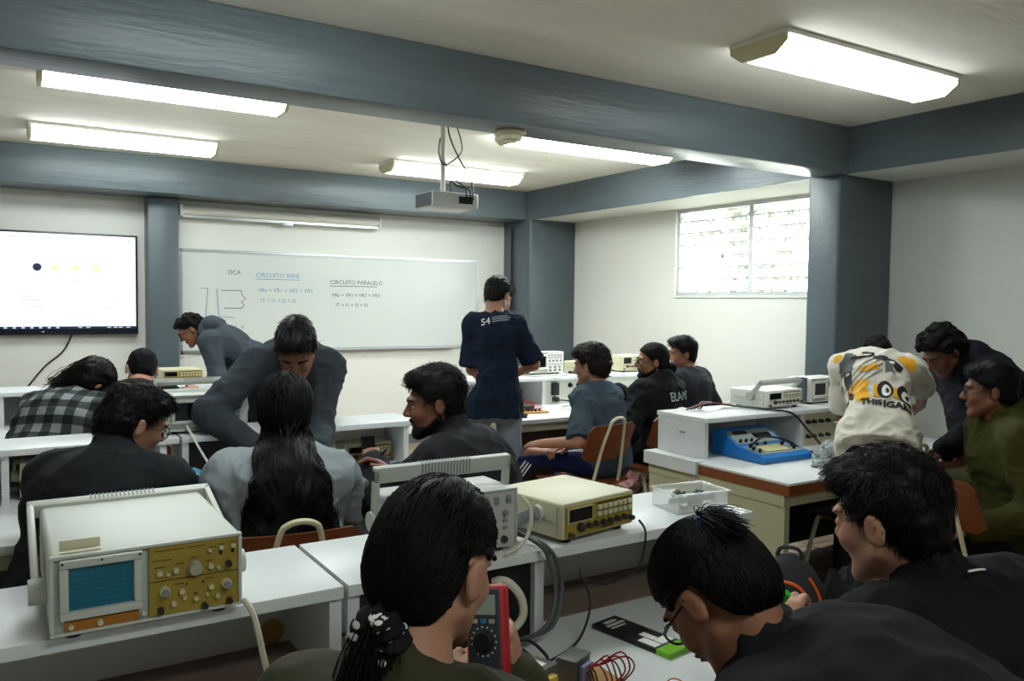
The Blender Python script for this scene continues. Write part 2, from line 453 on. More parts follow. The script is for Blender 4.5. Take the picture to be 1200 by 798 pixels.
mb.tube([(.0, -.06, .11), (-.01, -.07, .17), (.03, -.1, .14), (.09, -.13, .12), (.1, -.135, .05)], .005, 6, smooth=5)
mb.build('cable', m_cord, t)

# whiteboard with its writing
BX0, BX1, BZ0, BZ1 = 1.385, 4.46, 1.02, 1.945
t = empty('whiteboard', ((BX0+BX1)/2, D_, BZ0), 0, 'long framed whiteboard with marker notes on the back wall', 'whiteboard')
w2 = (BX1-BX0)/2; hb = BZ1-BZ0
bx('board', mat('whiteboard_enamel', '#d2d7d1', .3, coat=.08), -w2, w2, -.018, -.001, 0, hb, t)
mb = MB()
for a in ((-w2-.012, -w2+.014, -.026, 0, -.012, hb+.012), (w2-.014, w2+.012, -.026, 0, -.012, hb+.012), (-w2, w2, -.026, 0, -.012, .014), (-w2, w2, -.026, 0, hb-.014, hb+.012)): mb.box(*a)
mb.build('frame', m_alu, t)
MB().box(-.2, w2-.3, -.07, -.026, -.014, -.004).build('pen_tray', m_alu, t)
m_ib = mat('marker_blue', '#5d8fb5', .6); m_ik = mat('marker_black', '#3c4245', .6)
def note(txt, x, z, size, m, under=0):
    V, F = text_mesh(txt, size); mb = MB()
    mb.add([(v[0], 0, v[1]) for v in V], F)
    if under: mb.box(0, under, -.0004, 0, -.022, -.016)
    o = mb.build('marker_writing', m, t); o.location = (x-(BX0+BX1)/2, -.0188, z-BZ0)
note('DCA', 1.80, 1.735, .055, m_ik)
note('CIRCUITO SERIE', 2.055, 1.715, .058, m_ib, .42)
note('VRe = VR1 + VR2 + VR3', 2.075, 1.575, .052, m_ib); note('IT = I1 = I2 = I3', 2.10, 1.475, .052, m_ib)
note('CIRCUITO PARALELO', 2.78, 1.665, .058, m_ik, .5)
note('VRe = VR1 = VR2 = VR3', 2.80, 1.54, .05, m_ik); note('IT = I1 + I2 + I3', 2.84, 1.44, .052, m_ik)
def stroke(pts, m, r=.0035):
    mb = MB().tube([(x-(BX0+BX1)/2, -.019, z-BZ0) for x, z in pts], r, 4); mb.build('marker_drawing', m, t)
for p in ([(1.62, 1.6), (1.6, 1.33)], [(1.70, 1.6), (1.72, 1.33)], [(1.73, 1.34), (1.86, 1.33)], [(1.55, 1.6), (1.62, 1.6)]): stroke(p, m_ib)
for p in ([(1.74, 1.585), (1.92, 1.585)], [(1.92, 1.585), (1.93, 1.54), (1.96, 1.51), (1.92, 1.48), (1.95, 1.45), (1.92, 1.42)], [(1.92, 1.42), (1.76, 1.42)]): stroke(p, m_ik)
note('I   V', 1.86, 1.225, .05, m_ib)

# projection screen case above the board
t = empty('projection_screen', (2.325, D_-.075, 2.29), 0, 'rolled up projection screen case above the whiteboard', 'projection screen')
MB().box(-.80, -.77, .03, .075, -.02, .05).box(.77, .80, .03, .075, -.02, .05).build('wall_bracket', m_alu, t)
MB().cone((-.93, 0, 0), (.93, 0, 0), .043, n=20).build('case', mat('screen_case', '#d5d3c6', .4), t)
for s in (-1, 1): MB().box(s*.945-.015, s*.945+.015, -.05, .075, -.05, .05, .006).build('end_cap', mat('screen_case', '#d5d3c6', .4), t)
MB().box(-.93, .93, -.03, -.02, -.062, -.04).box(-.06, .06, -.034, -.018, -.085, -.055, .004).build('pull_bar', m_alu, t)

# wall screen
t = empty('wall_screen', (.30, D_-.075, 1.19), 0, 'large black flat wall screen showing a white page', 'television')
MB().box(-.73, .725, 0, .06, 0, .855, .006).build('case', mat('screen_black', '#1b2029', .3), t)
m_scr = mat('screen_white', '#101010', .2, emit='#eaf4ff', estr=.62)
bx('screen', m_scr, -.715, .707, -.0015, .001, .068, .838, t)
m_i1 = mat('screen_taskbar', '#101010', .2, emit='#1c2a4a', estr=0.50); m_i2 = mat('screen_navy', '#101010', .2, emit='#22284a', estr=0.44); m_i3 = mat('screen_yellow', '#101010', .2, emit='#f4eeb0', estr=0.55); m_i4 = mat('screen_grey_text', '#101010', .2, emit='#c9d2da', estr=0.52)
bx('taskbar', m_i1, -.715, .707, -.003, -.001, .05, .07, t)
mb = MB()
for i, x in enumerate([-.4+.062*k for k in range(9)]): mb.box(x, x+.024, -.004, -.002, .054, .066)
for x in (.26, .32, .48, .53, .57, .63): mb.box(x, x+.03, -.004, -.002, .056, .064)
mb.build('taskbar_icon', m_i4, t)
def ring(m, x, z, r): MB().lathe([(r*.55, 0), (r, 0), (r, .002), (r*.55, .002)], 20, 'y', (x, -.002, z)).build('page_icon', m, t)
ring(m_i2, -.035, .56, .032)
for x in (.09, .245, .395): ring(m_i3, x, .558, .026)
for x, z, l in ((.14, .66, .06), (.22, .44, .07), (-.2, .355, .1), (-.16, .31, .1), (-.15, .285, .13), (-.1, .23, .12), (.52, .31, .06), (.46, .225, .05), (-.3, .80, .5), (-.1, .09, .7)): MB().box(x, x+l, -.0025, -.001, z, z+.008).build('page_text', m_i4, t)
MB().cone((.657, -.003, .80), (.657, -.001, .80), .012).build('page_button', m_i4, t)
MB().ball((0, -.002, .025), (.012, .004, .006)).build('maker_badge', m_alu, t)
o = tag(MB().tube([(.52, D_-.03, 1.2), (.45, D_-.012, 1.05), (.31, D_-.012, .92), (.18, D_-.012, .75), (.05, D_-.012, .6)], .007, 6, smooth=5).build('screen_cord', m_cord), 'dark power cord hanging from the wall screen down the back wall', 'cord')

# cords at the far right corner
mb = MB()
pts = [(4.79, 7.66, 2.33), (4.785, 7.66, 2.0), (4.785, 7.64, 1.6), (4.785, 7.58, 1.2), (4.785, 7.57, .9), (4.785, 7.56, .3)]
mb.tube(pts, .014, 6, smooth=6); mb.tube([(p[0], p[1]+.05, p[2]) for p in pts[2:]], .01, 6, smooth=6)
tag(mb.build('column_cable', m_cord), 'black cables running down the far corner column', 'cable')
mb = MB().tube([(5.393, 7.62, 2.38), (5.393, 7.6, 1.9), (5.39, 7.6, 1.55)], .006, 6, smooth=4)
mb.ball((5.38, 7.6, 1.5), (.02, .045, .07))
rr = random.Random(4)
for s in (-1, 1):
    p = [(5.37, 7.6+.03*s, 1.46)]
    for k in range(9): p.append((5.375+.012*rr.random(), 7.58+s*(.12 if k % 2 else -.1)*(.6+.5*rr.random()), 1.36-.055*k))
    p.append((5.38, 7.58, .86)); mb.tube(p, .005, 5, smooth=6)
mb.tube([(5.38, 7.6, 1.48), (5.37, 7.7, 1.4), (5.375, 7.72, 1.28)], .005, 5, smooth=5)
mb.tube([(5.37, 7.47, .93), (5.37, 7.55, .86), (5.37, 7.66, .85), (5.37, 7.72, .92)], .005, 5, smooth=5)
tag(mb.build('wall_cable', m_greyc), 'tangled grey cable coil hanging on the right wall by the corner', 'cable')

t = empty('wall_outlet', (1.40, D_, 1.03), 0, 'white power outlet plate on the back wall under the whiteboard corner', 'outlet')
MB().box(-.04, .04, -.008, 0, -.06, .06, .003).build('plate', m_whitep, t); MB().box(-.012, .012, -.0095, -.007, -.035, -.012).box(-.012, .012, -.0095, -.007, .012, .035).build('socket', m_btn_dark, t)
# ================================================================ BENCHES, SHELVES, CHAIRS
m_cream = mat('cream_panel', '#adab8c', .5, var=.04, vscale=4)
m_wood = mat('brown_edge_wood', '#7a4422', .45, var=.2, vscale=6, stretch=(1, 8, 8))
m_ply = mat('brown_plywood', '#6e3a1c', .38, var=.22, vscale=5, stretch=(1, 1, 9), coat=.3)
m_tube = mat('cream_tube', '#cbc3a2', .35)
m_brown = mat('brown_board', '#7a685b', .55, var=.12, vscale=5, stretch=(1, 6, 6))
m_greyp = mat('grey_panel', '#d2cdc9', .5, var=.05, vscale=3)
m_inner = mat('dark_interior', '#1a1a1b', .7)
m_scuff = mat('white_board_edge', '#cfd1d2', .4, var=.05, vscale=14)
H = .72
def bench(x0, x1, y0, y1, label, style='white', ends=(1, 1)):
    t = empty('lab_bench', ((x0+x1)/2, (y0+y1)/2, 0), 0, label, 'workbench', 'laboratory benches')
    a, b = (x1-x0)/2, (y1-y0)/2
    if style == 'white':
        MB().box(-a, a, -b, b, H-.03, H, .003).build('desk_top', m_white, t)
        zt = H-.03
    else:
        MB().box(-a, a, -b, b, H-.012, H, .002).build('desk_top', m_white, t)
        MB().box(-a, a, -b, -b+.02, H-.057, H-.012).box(-a, -a+.02, -b+.02, b, H-.057, H-.012).box(a-.02, a, -b+.02, b, H-.057, H-.012).build('edge_strip', m_wood, t)
        zt = H-.057
    pm = m_cream
    for s, on in zip((-1, 1), ends):
        if not on: continue
        xa, xb = sorted((s*(a-.012), s*(a-.045)))
        mb = MB().box(xa, xb, -b+.03, b-.02, 0, zt)
        xo = s*(a-.012); mb.box(min(xo, xo+s*.006), max(xo, xo+s*.006), -b+.03, b-.02, zt-.055, zt)
        mb.build('side_panel', pm, t)
    MB().box(-a+.045, a-.045, b-.05, b-.03, .06, zt).build('back_panel', m_brown if style == 'white' else m_inner, t)
    MB().box(-a+.045, a-.045, -b+.03, -b+.05, zt-.055, zt).build('front_rail', pm, t)
    return t
def riser(x0, x1, y0, y1, label, divs, sockets=(), back='white', ztop=.93, group='white riser shelves on the benches', plinth=0, open_ends=()):
    """white shelf unit standing on a bench: divs = x of vertical boards, sockets = (xa, xb, material) closed fronts"""
    xc = (x0+x1)/2; t = empty('bench_shelf', (xc, y0, H), 0, label, 'shelf', group)
    h = ztop-H; d = y1-y0
    MB().box(x0-xc, x1-xc, 0, d, h-.025, h, .002).build('shelf_board', m_white, t)
    for x in divs:
        MB().box(x-xc-.0125, x-xc+.0125, .012, d-.01, 0, h-.025).build('upright', m_scuff, t)
    xa, xb = min(divs)-xc+.0125, max(divs)-xc-.0125
    bm_ = m_greyp
    if back == 'split':
        bx('back_board', bm_, xa, xb, d-.04, d-.025, .004, h-.025, t); bx('shaded_bottom_board', m_brown, xa, xb, .085, d-.025, 0, .004, t)  # brown base strip, with the shelf's shadow on the desk put into its colour
    else: bx('back_board', bm_, xa, xb, d-.04, d-.025, 0, h-.025, t)
    if plinth: bx('plinth', m_scuff, x0-xc-plinth, x0-xc, -.02, d, -.062, .004, t)
    for sa, sb, m in sockets:
        p = bx('socket_panel', m, sa-xc, sb-xc, .03, .04, 0, h-.025, t)
    return t
def chair_at(x, y, ang, label, first=[None]):
    if first[0] is None:
        t = empty('school_chair', (0, 0, 0), 0, label, 'chair', 'plywood tube frame chairs')
        def curved(name, z0, z1, y, w, dep, th, horiz):
            V = []; F = []; n = 12
            for k in range(n+1):
                u = -1+2*k/n
                for side in (0, 1):
                    for e in (0, 1):
                        if horiz: V.append((u*w*(1-.06*(e == 1)), (y-dep/2, y+dep/2)[e], z0+.012*u*u+(th if side else 0)))
                        else:
                            zz = z0 if e == 0 else z1; cut = .88 if abs(u) == 1 else 1
                            V.append((u*w, y-.05*(1-u*u)*.6-(.28*(zz-.45))+.02+(th if side else 0), (z0+z1)/2+(zz-(z0+z1)/2)*(1 if abs(u) < .9 else .72)))
            for k in range(n):
                o = k*4; q = o+4
                F += [(o, q, q+1, o+1), (o+2, o+3, q+3, q+2), (o, o+2, q+2, q), (o+1, q+1, q+3, o+3)]
            F += [(0, 1, 3, 2), (n*4, n*4+2, n*4+3, n*4+1)]
            mb = MB(); mb.add(V, F); return mb.build(name, m_ply, t)
        curved('seat', .445, 0, .0, .2, .39, .012, True)
        curved('backrest', .605, .812, -.165, .195, 0, .011, False)
        r = .0115
        loop = []
        for s in (-1, 1):
            side = [(s*.115, .12, .43), (s*.115, -.08, .43), (s*.113, -.17, .445), (s*.108, -.2, .5), (s*.09, -.235, .66), (s*.06, -.275, .81)]
            loop.append(side)
        pts = loop[0]+[(-.04, -.285, .842), (0, -.288, .852), (.04, -.285, .842)]+loop[1][::-1]
        MB().tube(pts, .0095, 8, smooth=4).build('back_loop', m_tube, t)
        for s in (-1, 1):
            for f, y0, y1 in ((1, .14, .2), (-1, -.12, -.21)):
                MB().tube([(s*.15, y0, .435), (s*.165, y0+.01*f, .42), (s*.19, y1-.01*f, .2), (s*.21, y1, .012)], r, 8, smooth=3).ball((s*.211, y1, .014), (.016, .016, .014), 10).build('leg', m_tube, t)
        MB().tube([(-.15, .14, .435), (.15, .14, .435)], r, 8).tube([(-.15, -.12, .435), (.15, -.12, .435)], r, 8).tube([(-.115, .12, .43), (.115, .12, .43)], r, 8).tube([(-.115, .145, .432), (-.115, -.125, .432)], r*.8, 8).tube([(.115, .145, .432), (.115, -.125, .432)], r*.8, 8).build('seat_frame', m_tube, t)
        MB().tube([(-.205, .19, .07), (-.1, .12, .09), (.1, .12, .09), (.205, .19, .07)], .009, 8, smooth=4).tube([(-.205, -.2, .07), (-.1, -.13, .09), (.1, -.13, .09), (.205, -.2, .07)], .009, 8, smooth=4).build('stretcher', m_tube, t)
        first[0] = t
    else: t = copy_tree(first[0])
    t.location = (x, y, 0); t.rotation_euler = (0, 0, ang); t['label'] = label
    return t

# left benches (rows from the camera), right benches
bench(-1.3, 1.735, 1.13, 1.90, 'nearest white bench, at the bottom of the picture', 'white')
bench(-1.3, 1.72, 2.98, 3.86, 'second left bench, where the girl in grey sits', 'white', (1, 1))
bench(-1.3, 1.72, 5.12, 6.10, 'rear left bench in front of the wall screen', 'white')
bench(2.92, 4.72, 2.36, 3.30, 'right bench with brown wooden edge and cream side panel', 'wood')
bench(2.77, 4.74, 4.53, 5.52, 'rear right bench under the window with the light oscilloscope', 'white')
m_sockk = mat('black_socket_panel', '#131314', .4); m_sockc = mat('cream_socket_panel', '#c9c3a2', .45)
m_sockw = mat('pale_socket_panel', '#d2d2c4', .45)
rs1 = riser(-1.25, .575, 1.54, 1.862, 'white shelf left of the joint, under the mustard oscilloscope', [-1.23, -.45, .562], back='split')
rs2 = riser(.585, 1.76, 1.54, 1.862, 'white shelf right of the joint, under the cream function generator', [.60, 1.055, 1.675], [(.615, 1.042, m_sockk)], back='split')
riser(-1.25, .62, 3.56, 3.85, 'white shelf on the second left bench, behind the man in black with glasses', [-1.23, .008, .56], back='white')
riser(.63, 1.705, 3.56, 3.85, 'empty topped white shelf behind the girl with long hair', [.645, 1.2, 1.645], [(.66, 1.187, m_sockk)], back='white')
riser(-1.25, 1.65, 5.70, 6.08, 'white shelf of the rear left bench, under the wall screen', [-1.23, .0, .6, 1.2, 1.63])
riser(2.99, 4.70, 2.93, 3.295, 'white shelf of the right bench, above the blue trainer', [3.005, 3.735, 4.65], [(3.75, 4.635, m_sockc)], plinth=.088)
bx_t = riser(2.80, 4.72, 5.14, 5.515, 'white shelf of the rear right bench, under the light digital oscilloscope', [2.83, 3.52, 4.7], [(3.535, 4.685, m_sockw)])
# end board of the right bench shelf
for o in bpy.data.objects:
    if o.name.startswith('bench_shelf') and 'blue trainer' in o.get('label', ''): rsR = o
    if o.name.startswith('bench_shelf') and 'light digital' in o.get('label', ''): rsF = o
bx('label_plate', mat('grey_tag', '#8f9190', .5), -.8555, -.853, .15, .19, .115, .125, rsR)

def posts(root, xs, zs, y=.03, r=.012, name='binding_post'):
    for z in zs:
        for x in xs: MB().cone((x, y, z), (x, y-.018, z), r, r*.8, 12).cone((x, y-.018, z), (x, y-.026, z), r*.55, r*.5, 10).build(name, m_dark, root)
posts(rsR, [3.80-3.845, 3.85-3.845, 3.91-3.845, 3.97-3.845], [.055, .135])
for dx in (.21, .47): MB().box(dx, dx+.045, .008, .03, .055, .155, .004).build('power_socket', m_dark, rsR)
posts(rsF, [3.78-3.76, 3.86-3.76, 3.94-3.76], [.05, .14], r=.02)
MB().box(3.60-3.76, 3.66-3.76, .0, .03, .07, .165, .004).build('power_plug', m_dark, rsF)
MB().box(3.61-3.76, 3.65-3.76, -.02, .03, .02, .055, .006).build('power_plug', m_dark, rsF)
# socket compartment of the nearest bench
xc = (.585+1.76)/2
MB().box(.90-xc, .945-xc, .005, .03, .04, .13, .003).build('power_socket', m_whitep, rs2)
MB().box(.90-xc+.012, .945-xc-.012, .003, .006, .055, .065).box(.90-xc+.012, .945-xc-.012, .003, .006, .09, .1).build('socket_slot', m_dark, rs2)
MB().tube([(.935-xc, .02, .15), (.955-xc, -.005, .155), (.985-xc, -.015, .12), (.99-xc, -.02, .075), (.96-xc, -.015, .045), (.92-xc, .0, .04)], .0095, 8, smooth=5).ball((.945-xc, .01, .15), (.018, .016, .014)).build('flex_cable', mat('ivory_cable', '#cfcab4', .5), rs2)
MB().lathe([(.022, 0), (.028, 0), (.028, -.004), (.022, -.004)], 20, 'y', (.508-(-1.25+.575)/2, .275, .034)).build('cable_grommet', mat('brass', '#b89a50', .3, .7), rs1)

# ================================================================ INSTRUMENTS
m_case = mat('scope_case', '#c0c4ba', .45, var=.03, vscale=6); m_must = mat('mustard_panel', '#9a8533', .5, var=.06, vscale=20)
m_oran = mat('orange_strip', '#a4691c', .5); m_tealscr = mat('teal_screen', '#1f6f86', .18, coat=.5); m_grat = mat('graticule', '#174f63', .4)
m_knob = mat('grey_knob', '#a9a58e', .4); m_knobw = mat('pale_knob', '#c8c3a0', .4); m_bnc = mat('dark_metal', '#4d4640', .35, .6)
m_case2 = mat('light_case', '#b3b6ae', .45); m_case3 = mat('cream_case', '#bfbb9c', .45, var=.03, vscale=6); m_btn = mat('grey_button', '#85898a', .45)
m_blkscr = mat('black_screen', '#0c0e10', .15, coat=.3); m_print = mat('panel_print', '#3a331a', .6)
def place(name, x, y, z, rz, label, cat, group=None): return empty(name, (x, y, z), rz, label, cat, group)
def knob(t, x, z, r, l=.012, m=None, name='knob', y=0.):
    return MB().lathe([(.0005, 0), (r, 0), (r, l*.75), (r*.86, l), (.0005, l)], 16, 'y', (x, y, z)).build(name, m or m_knob, t, sharp=50)
def feet(t, w, d, y0=.03):
    for sx in (-1, 1):
        for yy in (y0, d-.04): MB().cone((sx*(w/2-.035), yy, 0), (sx*(w/2-.035), yy, .012), .013, .015, 10).build('foot', m_dark, t)
def handle(t, w, py, pz, ly, lz, wid=.026, bh=.024, m=None, ribs=True):
    """carrying handle: pivots at (+-w/2, py, pz), bar offset (ly, lz)"""
    m = m or m_case; mb = MB(); a = w/2+.016; th = .013
    L_ = math.hypot(ly, lz); M0 = Matrix.Translation((0, py, pz)) @ Matrix.Rotation(math.atan2(lz, ly), 4, 'X')
    mb.M = M0
    for s in (-1, 1): mb.box(s*a-th/2, s*a+th/2, -.012, L_, -wid/2, wid/2, .004)
    mb.box(-a-th/2, a+th/2, L_-bh+.004, L_+.004, -wid/2, wid/2, .004)
    if ribs:
        mb.mi = 1
        for k in range(16): mb.box(-.062+k*.008, -.0588+k*.008, L_-bh+.008, L_+.0046, -wid/2-.0006, wid/2+.0006)
        mb.mi = 0
    mb.M = Matrix.Identity(4)
    for s in (-1, 1): mb.cone((s*(w/2-.002), py, pz), (s*(a+.012), py, pz), .024, .022, 16)
    return mb.build('handle', [m, m_btn_dark], t)
def scope(x, y, z, rz, w, h, d, label, style, hnd=None, group=None):
    t = place('oscilloscope', x, y, z, rz, label, 'oscilloscope', group)
    z0 = .012; feet(t, w, d); cs = {'must': m_case, 'grey': m_case2, 'digital': m_whitep, 'small': m_case3}[style]
    MB().box(-w/2, w/2, .006, d, z0, h, .009, 3).build('case', cs, t)
    hh = h-z0
    def P(u, v): return -w/2+u*w, z0+(1-v)*hh
    # front frame round the whole face
    mb = MB()
    for (a, b, c, e) in ((0, 1, 0, .045), (0, 1, .955, 1), (0, .022, .045, .955), (.978, 1, .045, .955)):
        xa, za = P(a, e); xb, zb = P(b, c); mb.box(xa, xb, -.004, .01, za, zb, .002)
    mb.build('front_rim', cs, t)
    sc = {'must': (.045, .455, .05, .80), 'grey': (.05, .44, .12, .8), 'digital': (.06, .5, .12, .82), 'small': (.08, .5, .1, .8)}[style]
    sm = {'must': m_tealscr, 'grey': m_blkscr, 'digital': m_blkscr, 'small': m_tealscr}[style]
    xa, zb = P(sc[0], sc[2]); xb, za = P(sc[1], sc[3])
    mb = MB(); bw = .014
    for q in ((xa, xb, zb-bw, zb), (xa, xb, za, za+bw), (xa, xa+bw, za+bw, zb-bw), (xb-bw, xb, za+bw, zb-bw)): mb.box(q[0], q[1], -.011, .006, q[2], q[3], .003)
    mb.build('screen_bezel', cs, t)
    s_ = bx('screen', sm, xa+bw-.002, xb-bw+.002, -.001, .005, za+bw-.002, zb-bw+.002, t)
    if style in ('must', 'small'):
        mb = MB(); sx0, sx1, sz0, sz1 = xa+bw, xb-bw, za+bw, zb-bw
        for k in range(1, 10): xx = sx0+(sx1-sx0)*k/10; mb.box(xx-.0003, xx+.0003, -.0014, -.0008, sz0, sz1)
        for k in range(1, 8): zz = sz0+(sz1-sz0)*k/8; mb.box(sx0, sx1, -.0014, -.0008, zz-.0003-(.0003 if k == 4 else 0), zz+.0003+(.0003 if k == 4 else 0))
        mb.build('graticule', m_grat, s_)
    pa, pb = (.49, .975)
    xa, zb = P(pa, .05); xb, za = P(pb, .95)
    pm = {'must': m_must, 'grey': m_case2, 'digital': m_whitep, 'small': m_must}[style]
    bx('control_panel', pm, xa, xb, -.0025, .006, za, zb, t)
    def Q(u, v): return xa+u*(xb-xa), zb-v*(zb-za)
    if style == 'must':
        mb = MB(); q0 = Q(0, .5); q1 = Q(1, .485); mb.box(q0[0], q1[0], -.0032, -.002, q0[1]-.0007, q0[1]+.0007)
        for u, v, l in ((.03, .2, .22), (.05, .3, .12), (.28, .28, .1), (.45, .22, .08), (.66, .1, .09), (.77, .08, .08), (.9, .07, .08), (.62, .3, .08), (.28, .58, .1), (.62, .56, .1), (.48, .76, .06), (.06, .06, .3), (.42, .06, .2)):
            a = Q(u, v); mb.box(a[0], a[0]+l*(xb-xa), -.0032, -.002, a[1]-.0006, a[1]+.0006)
        mb.build('panel_print', m_print, t)
        for u, v, r, m in ((.11, .374, .0052, m_knobw), (.2, .41, .0032, m_knobw), (.29, .367, .005, m_knobw), (.5, .368, .0125, m_knob), (.68, .377, .0052, m_knobw), (.77, .42, .003, m_knobw),
                           (.353, .69, .0052, m_knobw), (.38, .79, .0035, m_knobw), (.262, .856, .0045, m_knobw), (.684, .69, .0048, m_knobw), (.64, .797, .0026, m_knobw), (.757, .846, .0042, m_knobw), (.51, .83, .0042, m_knobw), (.67, .144, .0035, m_knobw)):
            a = Q(u, v); knob(t, a[0], a[1], r, .006+r, m)
        for u, v in ((.165, .65), (.863, .68)):
            a = Q(u, v); o = knob(t, a[0], a[1], .0092, .012, m_knobw); MB().lathe([(.0005, .012), (.006, .012), (.0055, .02), (.0005, .02)], 14, 'y', (a[0], 0, a[1])).build('knob_cap', m_btn, o)
        for u, v in ((.8, .17), (.94, .165)):
            a = Q(u, v); MB().box(a[0]-.0025, a[0]+.0025, -.003, -.002, a[1]-.008, a[1]+.006).build('switch_slot', m_dark, t); MB().box(a[0]-.004, a[0]+.004, -.01, -.002, a[1]+.002, a[1]+.009, .001).build('lever_switch', m_knobw, t)
        for u, v in ((.887, .378), (.118, .92), (.61, .96), (.897, .945)): a = Q(u, v); knob(t, a[0], a[1], .0058, .014, m_bnc, 'socket')
        mb = MB()
        for u, v in ((.41, .6), (.595, .6)): a = Q(u, v); mb.cone((a[0], -.0032, a[1]), (a[0], -.002, a[1]), .002, n=10)
        a = Q(.51, .77); mb.box(a[0]-.001, a[0]+.001, -.0032, -.002, a[1]-.004, a[1]+.004); mb.build('panel_hole', m_dark, t)
        xa, zb = P(.07, .83); xb, za = P(.435, .955); bx('lower_strip', m_oran, xa, xb, -.0025, .006, za, zb, t)
        for u, r in ((.1, .0042), (.24, .005)): knob(t, P(u, 0)[0], (za+zb)/2, r, .01, m_knobw)
        knob(t, P(.46, 0)[0], P(0, .88)[1], .0042, .006, m_case, 'push_button')
        mb = MB()
        for u, v in ((.06, .085), (.25, .085), (.44, .085)): a = P(u, v); mb.cone((a[0], -.0118, a[1]), (a[0], -.0108, a[1]), .0022, n=8)
        mb.build('screw', m_dark, t)
    else:
        rows = {'grey': [(.12, [.12, .3, .48, .66], .11, .075, 'b'), (.2, [.12, .3, .48, .66], .11, .05, 'b'), (.4, [.2, .5, .82], 0, .007, 'k'), (.55, [.2, .5, .82], .1, .05, 'b'), (.68, [.2, .5, .82], .1, .05, 'b'), (.9, [.25, .55, .8], 0, .008, 'n'), (.12, [.88], .12, .09, 'b'), (.2, [.88], .12, .04, 'b')],
                'digital': [(.1, [.1, .3, .5, .7, .9], .13, .05, 'b'), (.25, [.1, .3, .5, .7, .9], .12, .05, 'b'), (.42, [.15, .38, .62, .86], 0, .008, 'k'), (.6, [.12, .32, .52, .72, .9], .1, .05, 'b'), (.75, [.2, .5, .8], 0, .008, 'k'), (.92, [.2, .5, .8], 0, .007, 'n')],
                'small': [(.25, [.2, .5, .8], 0, .007, 'k'), (.55, [.2, .5, .8], 0, .007, 'k'), (.85, [.2, .5, .8], 0, .006, 'n')]}[style]
        for v, us, bw_, s, k in rows:
            for u in us:
                a = Q(u, v)
                if k == 'b': MB().box(a[0]-bw_*.5*(xb-xa)*.8, a[0]+bw_*.5*(xb-xa)*.8, -.007, -.002, a[1]-s*.5*(zb-za), a[1]+s*.5*(zb-za), .0012).build('push_button', m_btn, t)
                else: knob(t, a[0], a[1], s, .012, m_btn if k == 'k' else m_bnc, 'knob' if k == 'k' else 'socket')
    if hnd: handle(t, w, *hnd, m=cs)
    return t
def gener(x, y, z, rz, w, h, d, label, case, panel, side='handle', hnd=None, name='function_generator', cat='function generator', group=None):
    t = place(name, x, y, z, rz, label, cat, group); z0 = .012; feet(t, w, d)
    MB().box(-w/2, w/2, .004, d, z0, h, .006, 3).build('case', case, t)
    MB().box(-w/2-.0015, w/2+.0015, .03, d-.03, z0+.45*(h-z0), z0+.47*(h-z0)).box(-w/2-.001, w/2+.001, .02, .022, z0+.01, h-.01).build('seam', m_btn, t)
    xa, xb, za, zb = -w/2+.008, w/2-.008, z0+.006, h-.008
    bx('control_panel', panel, xa, xb, -.001, .005, za, zb, t)
    def Q(u, v): return xa+u*(xb-xa), zb-v*(zb-za)
    a = Q(.03, .08); b = Q(.36, .50); bx('display_frame', case, a[0]-.003, b[0]+.003, -.004, .0, b[1]-.003, a[1]+.003, t); bx('display', m_blkscr, a[0], b[0], -.005, -.001, b[1], a[1], t)
    for v in (.2, .42):
        for k in range(7): q = Q(.47+.077*k, v); MB().box(q[0]-.006, q[0]+.006, -.008, 0, q[1]-.0055, q[1]+.0055, .001).build('push_button', m_knobw, t)
    mb = MB(); q = Q(.44, .07); mb.box(q[0], Q(.96, 0)[0], -.0016, -.0008, q[1]-.002, q[1]+.002); q = Q(.44, .31); mb.box(q[0], Q(.96, 0)[0], -.0016, -.0008, q[1]-.001, q[1]+.001)
    q = Q(.5, .9); mb.box(q[0], Q(.7, 0)[0], -.0016, -.0008, q[1]-.002, q[1]+.002); mb.build('panel_print', m_print, t)
    for u, r in ((.19, .0105), (.31, .007), (.42, .0075), (.53, .007), (.63, .007), (.74, .0075), (.85, .0075)): q = Q(u, .72); knob(t, q[0], q[1], r, .014, m_bnc)
    for u, v in ((.05, .92), (.96, .8)): q = Q(u, v); knob(t, q[0], q[1], .0065, .014, m_bnc, 'socket')
    if side == 'plate':
        for s in (-1, 1):
            MB().cone((s*(w/2), .085, z0+.052), (s*(w/2+.012), .085, z0+.052), .02, .019, 18).build('handle_pivot', m_case2, t)
        for sg in (-1, 1):
            mb = MB(); mb.M = Matrix.Translation((sg*(w/2+.016), .085, z0+.052)) @ Matrix.Rotation(R(-25), 4, 'X')
            mb.box(-.005, .005, -.012, .11, -.016, .016, .005); mb.build('handle_arm', m_btn, t)
    if hnd: handle(t, w, *hnd, m=m_case2, ribs=False)
    return t
S = .93
scope(.215, 1.512, S, 0, .307, .146, .38, 'large oscilloscope with teal screen and mustard panel on the near shelf', 'must', (.10, .062, .29, .082, .03))
scope(.855, 1.575, S, 0, .30, .146, .15, 'light grey oscilloscope behind the ponytail, beside the cream generator', 'grey', (.085, .088, -.012, .118, .022, .036))
gener(1.236, 1.557, S, R(9.5), .254, .098, .25, 'cream function generator with mustard panel right of the ponytail', m_case3, m_must, 'plate')
scope(.20, 3.62, H, 0, .29, .145, .30, 'oscilloscope stored under the second left shelf, behind the man with glasses', 'small', (.10, .08, .03, .055))
scope(.75, 3.64, S, 0, .33, .165, .28, 'oscilloscope with black screen beside the bending man', 'grey', (.11, .09, .10, .12))
gener(1.50, 3.68, H, 0, .24, .095, .22, 'cream generator inside the shelf beside the seated bearded man', m_case3, m_must, 'plain')
scope(.25, 5.80, H, 0, .27, .16, .24, 'small oscilloscope with teal screen under the rear left shelf', 'small')
